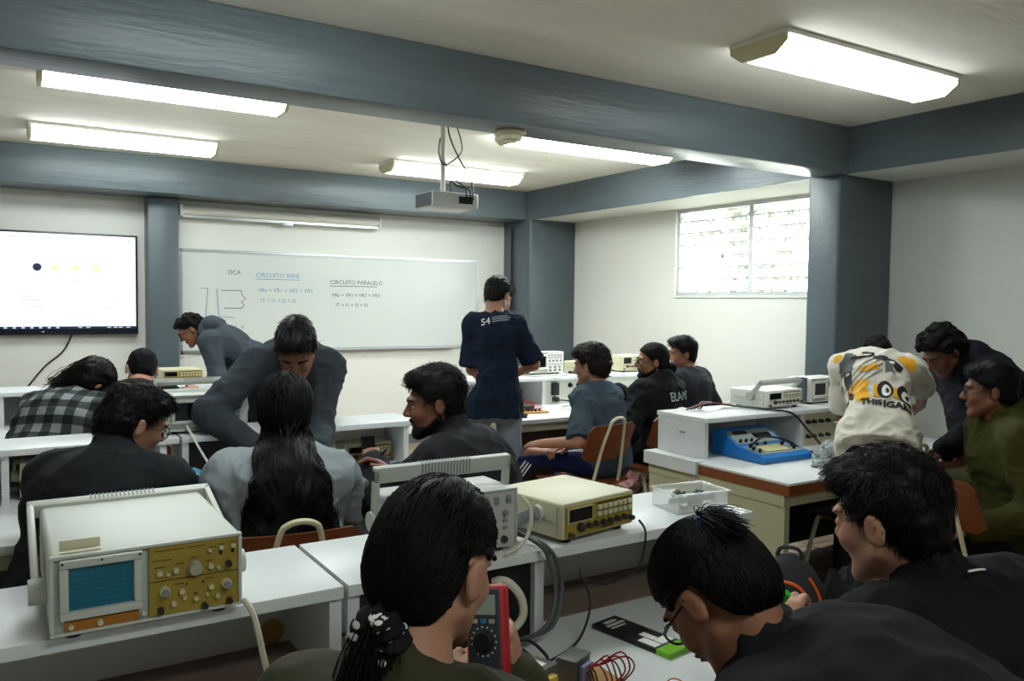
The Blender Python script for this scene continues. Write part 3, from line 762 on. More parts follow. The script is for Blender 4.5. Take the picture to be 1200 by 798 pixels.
gener(1.03, 5.78, S, 0, .26, .1, .24, 'generator on the rear left shelf below the hooded man', m_case3, m_must, 'plain')
gener(3.685, 3.02, S, R(5), .33, .105, .25, 'white generator with raised handle on the right shelf', m_whitep, m_whitep, 'plain', hnd=(.1, .07, -.075, .085))
tape = MB().box(-.062, .0, .012, .034, .1462, .1475).box(-.062, .0, .031, .033, .1465, .163, .001)
tape.build('paper_tape', mat('paper_tape', '#cfcbb0', .7), [o for o in bpy.data.objects if o.name == 'oscilloscope'][0]).location = (-.075, 0, 0)
t = scope(4.12, 3.08, S, R(2), .31, .15, .16, 'digital oscilloscope beside the man in the white shirt', 'digital')
bx('side_bracket', mat('slate_plastic', '#4b5258', .5), -.172, -.157, .02, .09, .015, .155, t)
scope(3.63, 5.27, S+.012, R(3), .32, .175, .13, 'light digital oscilloscope on the rear right shelf near the column', 'digital')
o = tag(MB().box(3.46, 3.80, 5.22, 5.47, S, S+.012, .003).build('instrument_tray', m_case2), 'flat grey tray under the light digital oscilloscope', 'tray')
t = gener(4.02, 5.24, S, 0, .22, .10, .2, 'small beige power supply right of the light digital oscilloscope', m_case3, m_sockw, 'plain', name='power_supply', cat='power supply')
t = gener(4.50, 5.25, S, 0, .26, .14, .2, 'beige meter box behind the bushy haired student', m_case3, m_sockc, 'plain', name='meter_box', cat='power supply')

# plastic box of components on the nearest shelf
t = place('plastic_box', 1.64, 1.665, S, R(-8), 'clear plastic box of small parts at the end of the near shelf', 'box')
m_clr = mat('clear_plastic', '#f4f8f7', .08, alpha=.28)
mb = MB(); a, b, hh = .085, .06, .055
mb.box(-a, a, -b, b, 0, .003).box(-a, a, -b, -b+.002, .003, hh).box(-a, a, b-.002, b, .003, hh).box(-a, -a+.002, -b+.002, b-.002, .003, hh).box(a-.002, a, -b+.002, b-.002, .003, hh)
mb.box(-a-.006, a+.006, -b-.006, -b, hh-.003, hh).box(-a-.006, a+.006, b, b+.006, hh-.003, hh).box(-a-.006, -a, -b, b, hh-.003, hh).box(a, a+.006, -b, b, hh-.003, hh)
mb.build('tray', m_clr, t)
bx('label', m_whitep, -.075, .03, -.058, -.0565, .03, .047, t)
rr = random.Random(2)
pm_ = [mat('parts_bag', '#e4e8e6', .3), mat('component_green', '#3d564c', .5), mat('component_dark', '#2b3038', .4), mat('component_tan', '#a39a78', .5)]
for k in range(26):
    mb = MB(); mb.M = Matrix.Translation((rr.uniform(-.068, .068), rr.uniform(-.044, .044), .012+.022*rr.random())) @ Euler((rr.random(), rr.random(), rr.random()*3)).to_matrix().to_4x4()
    mb.box(-.013, .013, -.006, .006, -.005, .005, .002); tag(mb.build('electronic_component', pm_[k % 4]), 'small loose part lying in the clear plastic box', 'component', 'parts in the clear plastic box')
    bpy.data.objects[-1] if False else None
comp = [o for o in bpy.data.objects if o.name.startswith('electronic_component')]
for o in comp: o.matrix_world = Matrix.Translation((1.64, 1.665, S)) @ Matrix.Rotation(R(-8), 4, 'Z')

# blue digital trainer on the right bench
t = place('electronics_trainer', 3.33, 2.70, H, R(-1), 'blue sloping electronics trainer on the right bench', 'trainer')
m_blue = mat('blue_plastic', '#1f74c0', .4); a = .175
prof = [(0, .004), (.0, .03), (.02, .042), (.17, .062), (.29, .128), (.345, .132), (.35, .12), (.35, .004)]
MB().prism(prof, -a, a, 'x').build('case', m_blue, t)
def onslope(y0, z0, y1, z1, name, m, x0, x1, h, parent):
    mb = MB(); ang = math.atan2(z1-z0, y1-y0); L_ = math.hypot(y1-y0, z1-z0)
    mb.M = Matrix.Translation((0, y0, z0)) @ Matrix.Rotation(ang, 4, 'X'); mb.box(x0, x1, 0, L_, 0, h); return mb.build(name, m, parent)
onslope(.03, .0435, .165, .0615, 'front_panel', mat('grey_face', '#8f9a98', .5), -a+.02, a-.02, .002, t)
onslope(.05, .0475, .14, .06, 'breadboard', mat('ivory_board', '#d6cf9e', .5), -.1, .07, .007, t)
onslope(.185, .070, .28, .1225, 'upper_panel', mat('grey_face', '#8f9a98', .5), -a+.02, a-.02, .002, t)
for x, y in ((-.14, .06), (-.14, .1), (-.12, .14), (.11, .06), (.14, .1), (.1, .13), (-.06, .152), (.0, .152), (.13, .15)):
    MB().cone((x, y, .045+y*.12), (x, y-.004, .062+y*.12), .009, .008, 12).build('knob', m_dark, t)
for x in (-.13, -.09, -.05): MB().cone((x, .2, .079), (x, .193, .094), .008, .007, 12).build('knob', m_dark, t)
onslope(.215, .089, .245, .106, 'display', m_blkscr, -.0, .12, .006, t); onslope(.25, .1085, .27, .1195, 'switch_bank', m_dark, -.12, -.03, .006, t)

# things lying on the right bench
t = tag(MB().tube([(3.46, 3.24, .94), (3.5, 2.98, .94), (3.62, 2.92, .92), (3.67, 2.86, .84), (3.66, 2.75, .76), (3.62, 2.68, .732), (3.55, 2.66, .73)], .006, 6, smooth=6).build('power_cable', m_cord), 'black cable from the white generator over the right shelf edge', 'cable')
tag(MB().tube([(4.05, 3.0, .942), (4.08, 2.925, .945), (4.05, 2.90, .86), (3.98, 2.85, .78), (3.92, 2.82, .735), (4.0, 2.76, .73), (4.08, 2.8, .735), (4.02, 2.86, .76), (3.93, 2.84, .75), (3.9, 2.76, .73)], .006, 6, smooth=6).build('probe_cable', m_cord), 'looped black probe cable below the digital oscilloscope', 'cable')
tag(MB().tube([(3.2, 2.82, .80), (3.3, 2.83, .83), (3.42, 2.80, .81), (3.52, 2.78, .76), (3.62, 2.8, .73), (3.7, 2.82, .73)], .006, 6, smooth=6).build('trainer_cable', m_cord), 'black lead lying across the blue trainer', 'cable')
def crumple(name, label, cat, x, y, z, r, m, seed, parent=None):
    bm = bmesh.new(); bmesh.ops.create_icosphere(bm, subdivisions=4, radius=1)
    P = np.array([v.co[:] for v in bm.verts]); n = 1+.28*vnoise(P*2.2, seed)+.2*np.abs(vnoise(P*5, seed+1))
    P = P*n[:, None]*np.array(r); P[:, 2] = np.maximum(P[:, 2], -r[2]*.55); P[:, 2] -= P[:, 2].min()
    for v, p in zip(bm.verts, P): v.co = p
    mb = MB(); mb.addbm(bm); o = mb.build(name, m, parent, sharp=25); o.location = (x, y, z); return tag(o, label, cat) if label else o
m_bag = mat('clear_bag', '#f0f4f4', .12, trans=.75, ior=1.12)
crumple('plastic_bag', 'crumpled clear plastic bag on the right bench', 'bag', 3.62, 2.66, H, (.1, .075, .055), m_bag, 3)
crumple('plastic_bag', 'flat shiny bag of parts at the front edge of the right bench', 'bag', 3.42, 2.55, H, (.09, .045, .02), mat('foil_bag', '#9ba1a3', .25, .4), 8)
for k, (x, y, c, lab) in enumerate(((3.68, 2.52, '#20265a', 'dark blue booklet on the right bench beside the plastic bag'), (3.79, 2.60, '#8a8a86', 'grey booklet under the hand of the man in white'))):
    t = place('booklet', x, y, H, R(20-30*k), lab, 'book'); MB().box(-.075, .075, -.055, .055, 0, .012).build('cover', mat('cover%d' % k, c, .5), t); MB().box(-.073, .076, -.053, .056, .002, .010).build('pages', m_whitep, t)
tag(MB().tube([(3.95, 2.5, .73), (3.93, 2.56, .74), (3.97, 2.62, .79), (3.93, 2.72, .86), (3.9, 2.86, .86)], .004, 6, smooth=5).build('white_cable', m_whitep), 'thin white cable behind the arm of the man in white', 'cable')
mb = MB(); rr = random.Random(9)
for k in range(7): mb.tube([(3.12+.02*k, 3.2+.02*rr.random(), S+.006), (3.2+.03*rr.random(), 3.12+.1*rr.random(), S+.02+.03*rr.random()), (3.3+.02*rr.random(), 3.2, S+.035), (3.44, 3.15+.1*rr.random(), S+.012)], .005, 5, smooth=5)
tag(mb.build('cable_bundle', mat('maroon_cable', '#5a3c3a', .5)), 'tangle of maroon leads behind the white generator', 'cable')
# ================================================================ SMALL THINGS ON THE NEAR BENCHES
m_ivory = mat('ivory_cable', '#cfcab4', .5)
tag(MB().tube([(.366, 1.49, .958), (.38, 1.47, .93), (.392, 1.44, .85), (.405, 1.41, .78), (.42, 1.36, .728), (.44, 1.25, .726)], .0055, 6, smooth=5).build('probe_cable', m_ivory), 'ivory probe lead hanging from the mustard oscilloscope', 'cable')
tag(MB().tube([(.33, 1.50, .80), (.38, 1.48, .775), (.45, 1.46, .752), (.5, 1.40, .728), (.56, 1.34, .727)], .004, 6, smooth=5).build('thin_cable', m_cord), 'thin black lead from the grommet to the teal pouch', 'cable')
mb = MB(); mb.tube([(1.02, 1.60, .965), (1.04, 1.52, .945), (1.06, 1.515, .90), (1.065, 1.50, .84), (1.03, 1.48, .78), (.98, 1.50, .75), (.93, 1.54, .745)], 0.0055, 8, smooth=6)
mb.tube([(1.03, 1.66, .95), (1.06, 1.55, .942), (1.082, 1.518, .90), (1.085, 1.505, .84), (1.05, 1.49, .77), (.99, 1.52, .742)], 0.0055, 8, smooth=6)
tag(mb.build('power_cable', mat('dark_grey_cable', '#4b4f4c', .5)), 'pair of dark grey power cables over the shelf edge by the socket panel', 'cable')
tag(MB().tube([(1.0, 1.55, 1.06), (1.015, 1.53, 1.03), (1.0, 1.525, .97), (.95, 1.53, .938)], .0045, 8, smooth=6).build('ivory_lead', m_ivory), 'ivory lead plugged in the light grey oscilloscope', 'cable')
tag(MB().tube([(1.354, 1.55, .958), (1.35, 1.52, .93), (1.31, 1.50, .86), (1.22, 1.50, .835), (1.16, 1.52, .85), (1.155, 1.53, .87)], .003, 6, smooth=6).tube([(1.16, 1.52, .85), (1.165, 1.5, .79), (1.1, 1.46, .735), (.99, 1.42, .727), (.92, 1.41, .727)], .003, 6, smooth=6).build('signal_lead', m_cord), 'thin black lead hanging from the cream generator', 'cable')
tag(MB().tube([(.86, 1.42, .727), (.9, 1.46, .76), (.96, 1.46, .768), (.99, 1.43, .74), (.985, 1.41, .727)], .004, 6, smooth=6).tube([(.84, 1.40, .727), (.9, 1.43, .728), (.96, 1.42, .728), (.93, 1.39, .729), (.86, 1.38, .728)], .005, 6, smooth=6).tube([(.93, 1.43, .765), (.95, 1.4, .74), (.95, 1.39, .73)], .004, 6, smooth=4).build('black_lead', m_cord), 'black coiled test lead behind the transformers', 'cable')
# two transformers with their windings
def transformer(x, y, rz, lab, s=1., label=True):
    t = place('transformer', x, y, H+.014, rz, lab, 'transformer'); m_iron = mat('iron_core', '#6f716c', .45, .5, var=.08, vscale=30)
    MB().box(-.032*s, .032*s, -.022*s, .022*s, .0, .052*s, .002).build('core', m_iron, t)
    MB().box(-.034*s, .034*s, -.024*s, .024*s, .049*s, .056*s, .002).build('bracket', m_iron, t)
    if label: bx('label', m_whitep, -.016*s, .018*s, -.012*s, .012*s, .056*s, .0568*s, t)
    for sg in (-1, 1): MB().box(-.021*s, .021*s, min(sg*.022*s, sg*.038*s), max(sg*.022*s, sg*.038*s), .006, .045*s, .006).build('winding', mat('yellow_tape', '#c2a63a', .4) if label else mat('violet_tape', '#7d84a8', .4), t)
    mb = MB()
    for k, x_ in enumerate((-.012, 0, .012)): mb.tube([(x_*s, -.038*s, .03), (x_*s, -.046*s, .02), (x_*s+.006, -.05*s, -.004), (x_*s+.01, -.058*s, -.012)], .0018, 5, smooth=4)
    mb.build('lead_wire', mat('brown_wire', '#5c2a1a', .5), t); return t
tag(MB().box(.805, 1.065, 1.225, 1.36, H, H+.014).build('wooden_base', mat('base_wood', '#a8834e', .6, var=.15, vscale=8, stretch=(1, 6, 6))), 'wooden base board under the two transformers', 'board')
transformer(.87, 1.293, R(18), 'transformer with paper label and yellow winding, beside the multimeter', 1.12)
transformer(.98, 1.313, R(24), 'dull transformer with violet winding and red leads', .95, False)
m_red = mat('red_wire', '#a3151c', .45)
mb = MB(); rr = random.Random(11)
for k in range(7):
    x = .98+.012*k
    mb.tube([(.985+.006*k, 1.276, H+.05), (x+.02, 1.26, H+.062+.006*(k % 3)), (x+.03, 1.245, H+.04), (1.005+.012*(k % 4), 1.235, H+.018)], .0018, 5, smooth=5)
tag(mb.build('hookup_wire', m_red), 'red hookup wires arching from the dull transformer', 'wire')
t = place('breadboard', 1.09, 1.17, H, R(12), 'small ivory breadboard with black parts beside the red wires', 'breadboard')
MB().box(-.05, .05, -.03, .03, 0, .009, .001).build('board', mat('ivory_board', '#d6cf9e', .5), t)
mb = MB()
for k in range(6): mb.cone((-.035+.012*k, .01*(k % 2), .009), (-.035+.012*k, .01*(k % 2), .022), .0045, n=10)
mb.build('capacitor', m_dark, t)
MB().tube([(.03, .02, .009), (.04, .01, .03), (.05, -.01, .03), (.05, -.02, .009)], .0015, 5, smooth=4).build('jumper_wire', mat('orange_wire', '#c8641a', .5), t)
# black blister pack with green foot
t = place('blister_pack', 1.256, 1.425, H, R(-80), 'black hanging pack with green strip lying on the near bench', 'package')
MB().box(-.115, .115, -.042, .042, .0, .012, .002).build('card', mat('pack_black', '#16171a', .35), t)
bx('green_strip', mat('lime_green', '#72b51a', .4), .078, .1155, -.0422, .0422, .0005, .0126, t)
MB().box(.02, .07, -.036, -.012, .0122, .0128).box(.0, .04, -.008, .012, .0122, .0128).box(.042, .07, -.008, .036, .0122, .0128).build('sticker', m_whitep, t)
MB().box(-.1, -.088, -.02, .02, .0122, .0127).box(-.082, -.072, -.03, .03, .0122, .0127).box(-.066, -.06, -.03, .02, .0122, .0127).build('printed_line', mat('print_grey', '#b5b7b5', .5), t)
# teal pouch behind the left shelf
t = crumple('fabric_pouch', 'teal glossy pouch left of the ponytail', 'pouch', .60, 1.60, H, (.085, .045, .035), mat('teal_cloth', '#23717d', .35), 12)
MB().tube([(-.05, -.02, .03), (-.045, -.03, .08), (0, -.03, .105), (.05, -.02, .1), (.1, .01, .06)], .005, 6, smooth=5).build('carry_cord', m_cord, t)
# a sheet of paper at the bench end
tag(bx('paper_sheet', m_whitep, 1.49, 1.70, 1.22, 1.47, H, H+.0012), 'white paper on the bench end before the student in black', 'paper')

# second left bench: blue case, red leads, white cable
t = place('test_case', 0.630, 3.470, H, R(10), 'light blue box between the man with glasses and the girl in grey', 'box')
MB().box(-.05, .05, -.04, .04, 0, .09, .006).build('case', mat('light_blue_plastic', '#5fa6c4', .4), t); bx('face', mat('pale_face', '#c7dbe2', .4), -.042, .03, -.0415, -.039, .02, .08, t)
mb = MB(); rr = random.Random(6)
ox, oy = 0.760, 3.480
for k in range(9): mb.tube([(ox-.09+.02*rr.random(), oy, H+.006), (ox-.03+.05*rr.random(), oy-.03+.05*rr.random(), H+.03+.05*rr.random()), (ox+.03+.05*rr.random(), oy-.03+.05*rr.random(), H+.04*rr.random()+.01), (ox+.09, oy+.03*rr.random(), H+.006)], .003, 5, smooth=5)
tag(mb.build('test_leads', m_red), 'heap of red test leads by the shoulder of the girl in grey', 'cable')
tag(MB().tube([(.66, 3.63, .965), (.665, 3.545, .94), (.69, 3.50, .88), (.73, 3.40, .79), (.76, 3.34, .735)], .005, 6, smooth=5).build('white_cable', m_whitep), 'white probe cable hanging from the black screened oscilloscope', 'cable')
mb = MB().tube([(.5, 3.575, .87), (.55, 3.56, .9), (.6, 3.56, .88), (.62, 3.56, .9), (.66, 3.57, .89)], .004, 5, smooth=5)
t = place('smartphone', 1.47, 3.585, H, R(10), 'black smartphone leaning on the cream generator in the shelf', 'phone')
t.rotation_euler = (R(-12), 0, R(10))
MB().box(-.036, .036, -.004, .004, .0, .145, .003).build('body', m_dark, t); bx('screen', m_blkscr, -.033, .033, -.0046, -.0035, .006, .139, t)

# rear right bench: circuit on a board, pouch, phone, red can
t = place('circuit_board', 3.16, 4.83, H, R(-6), 'wooden circuit board with coils on the rear right bench', 'circuit board')
MB().box(-.14, .14, -.07, .07, 0, .014, .002).build('base', mat('base_wood', '#a8834e', .6, var=.15, vscale=8, stretch=(1, 6, 6)), t)
MB().cone((-.08, .02, .014), (-.08, .02, .075), .026, n=16).build('coil', mat('copper_coil', '#a98a3a', .4, .3), t)
MB().box(-.02, .06, .0, .05, .014, .05, .003).build('relay', mat('component_green', '#3d564c', .5), t)
for k in range(5): MB().cone((-.04+.03*k, -.035, .014), (-.04+.03*k, -.035, .034), .008, n=10).build('capacitor', m_dark if k % 2 else mat('component_red', '#8a2a22', .5), t)
mb = MB()
for k in range(5): mb.tube([(-.08+.02*k, .03, .05), (-.03+.02*k, .02, .09-.005*k), (.05+.015*k, -.03, .04), (.1, -.04+.02*k, .016)], .002, 5, smooth=5)
mb.build('jumper_wire', m_red, t)
t = place('smartphone', 3.02, 4.68, H, R(-35), 'black smartphone lying flat before the wooden circuit board', 'phone'); MB().box(-.038, .038, -.075, .075, 0, .009, .003).build('body', m_dark, t); bx('screen', m_blkscr, -.034, .034, -.07, .07, .0085, .0098, t)
crumple('fabric_pouch', 'blue pouch on the rear right bench beside the man in navy', 'pouch', 3.0, 4.98, H, (.11, .05, .04), mat('teal_cloth', '#23717d', .35), 21)
t = place('soda_can', 3.12, 5.22, S, R(200), 'red can with white script on the rear right shelf', 'can')
MB().lathe([(.001, 0), (.026, 0), (.033, .008), (.033, .108), (.027, .12), (.001, .12)], 24).build('can_body', mat('red_can', '#b0101c', .3, .3), t)
mb = MB()
for dz in (0, .004): mb.tube([(.034*math.sin(u), .034*math.cos(u), .06+dz+.02*math.sin(u*3)) for u in np.linspace(-.9, 1., 14)], .0035, 5)
mb.tube([(.034*math.sin(u), .034*math.cos(u), .04+.014*math.sin(u*5)) for u in np.linspace(-.7, .8, 14)], .003, 5)
mb.build('white_script', m_whitep, t)
tag(MB().tube([(3.63, 5.12, .755), (3.7, 5.08, .75), (3.75, 5.0, .73), (3.68, 4.9, .727)], .006, 6, smooth=5).tube([(3.86, 5.12, .86), (3.86, 5.08, .92), (3.82, 5.1, .955), (3.82, 5.24, .96)], .006, 6, smooth=5).build('plug_cable', m_cord), 'black plug cables from the pale socket panel by the bushy haired student', 'cable')
for k, (x, y) in enumerate(((3.55, 4.86), (3.62, 4.95))):
    t = place('notebook', x, y, H, R(30*k), ('dark notebook' if k else 'pale paper pad')+' on the rear right bench near the bushy haired student', 'notebook'); MB().box(-.06, .06, -.04, .04, 0, .012, .002).build('cover', m_btn if k else m_whitep, t)

# bags on the floor
t = place('backpack', 2.70, 2.17, 0, R(-58), 'black backpack with orange piping leaning on the cream bench panel', 'backpack')
m_pack = mat('backpack_cloth', '#26282b', .7, var=.15, vscale=20, bump=.2, bscale=80); m_or = mat('orange_piping', '#e0571c', .5)
s = SDF().ell((0, .0, .24), (.15, .085, .26), k=.03).ell((0, .03, .12), (.155, .09, .13), k=.06).ell((0, -.07, .14), (.12, .06, .15), k=.03).plane((0, 0, .005), (0, 0, -1))
V, Q = s.mesh(.009, 2); V += vnormals(V, Q)*(.004*vnoise(V*14, 4))[:, None]
link('main_pocket', newmesh('main_pocket', V, Q, m_pack), t)
bvh = BVHTree.FromPolygons([tuple(v) for v in V], [tuple(q) for q in Q])
def onbag(pts, off=.004):
    out = []
    for x, z in pts:
        h = bvh.ray_cast(Vector((x, -.6, z)), Vector((0, 1, 0)))
        out.append(tuple(h[0]+h[1]*off) if h[0] is not None else (x, -.02, z))
    return out
MB().tube(onbag([(-.1, .1), (-.115, .22), (-.10, .33), (-.06, .385), (0, .398), (.05, .38), (.088, .32), (.105, .2), (.095, .06)]), .007, 6, smooth=4).build('orange_piping', m_or, t)
MB().tube(onbag([(.08, .42), (.115, .36), (.132, .28), (.137, .18)]), .006, 6, smooth=4).build('orange_piping', m_or, t)
MB().tube([(-.05, .0, .485), (-.03, -.005, .52), (.03, -.005, .52), (.05, .0, .485)], .008, 8, smooth=5).build('grab_handle', m_pack, t)
o = crumple('shoulder_bag', 'dark bag on the floor behind the orange piped backpack', 'bag', 2.98, 2.12, 0, (.14, .1, .24), mat('dark_bag_cloth', '#17181c', .8, bump=.2, bscale=60), 31)
o = crumple('shoulder_bag', 'pink bag on the floor under the hooded man', 'bag', 3.72, 4.32, 0, (.17, .12, .22), mat('pink_bag_cloth', '#b08079', .7, bump=.2, bscale=60), 17)
MB().tube([(-.15, -.08, .1), (-.05, -.13, .25), (.02, -.13, .3), (.1, -.12, .24), (.17, -.08, .08)], .012, 6, smooth=5).build('strap', m_dark, o)

# chairs
chair_at(.77, 2.62, R(-6), 'chair of the girl with long hair, behind the near shelf')
chair_at(2.930, 3.880, R(10), 'chair directly behind the bushy haired student in grey blue')
chair_at(3.560, 4.020, R(6), 'chair of the man in the black hooded top')
chair_at(4.16, 4.16, R(8), 'chair of the boy in dark grey by the window, mostly hidden')
chair_at(3.66, 2.50, R(3), 'empty chair pushed under the right bench, behind the student in black')
chair_at(3.50, 1.80, R(-112), 'chair the man in olive sits on backwards')
chair_at(1.48, 2.38, R(40), 'chair of the bearded man in profile, hidden by the near shelf')
chair_at(.34, 2.71, R(-22), 'chair of the man in black with glasses, hidden by him')
chair_at(.36, .92, R(-50), 'chair of the woman with the ponytail, below the picture')
chair_at(1.40, .34, R(28), 'chair of the student with the blue hair tie, below the picture')
chair_at(1.84, .66, R(-8), 'chair of the young man in black jacket at the lower right')
chair_at(.08, 4.54, R(-42), 'chair of the student in plaid, hidden behind the second bench')
chair_at(.62, 4.5, R(-25), 'chair of the short haired student in black shirt, hidden behind the second bench')
# ================================================================ PEOPLE
def skinmat(n, c): return mat('skin_'+n, c, .48, var=.06, vscale=30, spec=.4)
SK = {k: skinmat(k, c) for k, c in dict(tan='#8c5f47', brown='#7a4f39', light='#a87a62', dark='#684432').items()}
LIPS = {k: mat('lips_'+k, c, .4) for k, c in dict(tan='#7a4540', brown='#6b3c36', light='#97605a', dark='#5c352f').items()}
M_HAIR = mat('black_hair', '#0b0909', .55, spec=.22); M_HAIRB = mat('dark_brown_hair', '#17110e', .6, spec=.25)
M_HAIRM = mat('matte_black_hair', '#0c0a0a', .75, spec=.15)
M_EYEW = mat('eye_white', '#cfc9c2', .3); M_IRIS = mat('iris_dark', '#1c120d', .2)
M_GLASS = mat('glasses_frame', '#141414', .3); M_LENS = mat('spectacle_lens', '#f2f5f5', .03, trans=1., ior=1.05)
def cloth(n, c, r=.85, bs=220, **k): return mat('cloth_'+n, c, r, var=.07, vscale=25, bump=.12, bscale=bs, spec=.25, **k)
def rotv(v, ax, a):
    ax = nrm(ax); v = A(v); c, s = math.cos(a), math.sin(a)
    return v*c+np.cross(ax, v)*s+ax*(ax@v)*(1-c)
UP = A(0, 0, 1)
def ik(a, t, l1, l2, hint):
    a, t = A(a), A(t); d = t-a; L = np.linalg.norm(d)
    if L > (l1+l2)*.995: t = a+d/L*(l1+l2)*.995; d = t-a; L = np.linalg.norm(d)
    u = d/L; x = (l1*l1-l2*l2+L*L)/(2*L); h = math.sqrt(max(l1*l1-x*x, 1e-6))
    p = A(hint)-u*(u@A(hint)); p = nrm(p)
    return a+u*x+p*h, t
HSTEP = .0055
def hand(S_, w, d, nrml, side, curl=.5, k=.006, s=1.):
    """five fingered hand: w wrist, d pointing direction, nrml back-of-hand normal, side +1 = thumb on +across"""
    d = nrm(d); n = nrm(A(nrml)-d*(d@A(nrml))); ac = np.cross(d, n)*side
    B = np.array([ac, d, n])
    S_.ell(w+d*.045*s, (.039*s, .05*s, .0165*s), B, .015)
    for i, (o, l) in enumerate(((.028, .068), (.0095, .078), (-.0095, .072), (-.027, .056))):
        b = w+d*.082*s+ac*o*s; d1 = nrm(d*math.cos(curl*.8)-n*math.sin(curl*.8)+ac*o*2.2); p1 = b+d1*l*.5*s
        d2 = nrm(d*math.cos(curl*2.2)-n*math.sin(curl*2.2)); p2 = p1+d2*l*.5*s
        S_.cap(b, p1, .0092*s, .0085*s, .006).cap(p1, p2, .0085*s, .0068*s, .004)
    tb = w+d*.028*s+ac*.03*s; t1 = tb+nrm(d*.7+ac*.75-n*.25)*.042*s; t2 = t1+nrm(d*.9+ac*.1-n*(.2+.4*curl))*.032*s
    S_.cap(tb, t1, .0125*s, .0105*s, .008).cap(t1, t2, .0102*s, .008*s, .004)
def ribbons(paths, r0, r1):
    """thin three sided strands from an (n,m,3) array of paths"""
    P = np.asarray(paths); n, m, _ = P.shape
    t = np.gradient(P, axis=1); t /= np.linalg.norm(t, axis=2, keepdims=True)+1e-9
    ref = np.tile(A(.3, .5, .81), (n, m, 1)); a = np.cross(t, ref); a /= np.linalg.norm(a, axis=2, keepdims=True)+1e-9; b = np.cross(t, a)
    rr = np.linspace(r0, r1, m)[None, :, None]
    V = np.stack([P+(a*math.cos(2*PI*k/3)+b*math.sin(2*PI*k/3))*rr for k in range(3)], 2).reshape(-1, 3)
    i = np.arange(n)[:, None, None]*(m*3)+np.arange(m-1)[None, :, None]*3; k = np.arange(3)[None, None, :]; k2 = (k+1) % 3
    Q = np.stack([i+k, i+k2, i+3+k2, i+3+k], -1).reshape(-1, 4)
    return V, Q

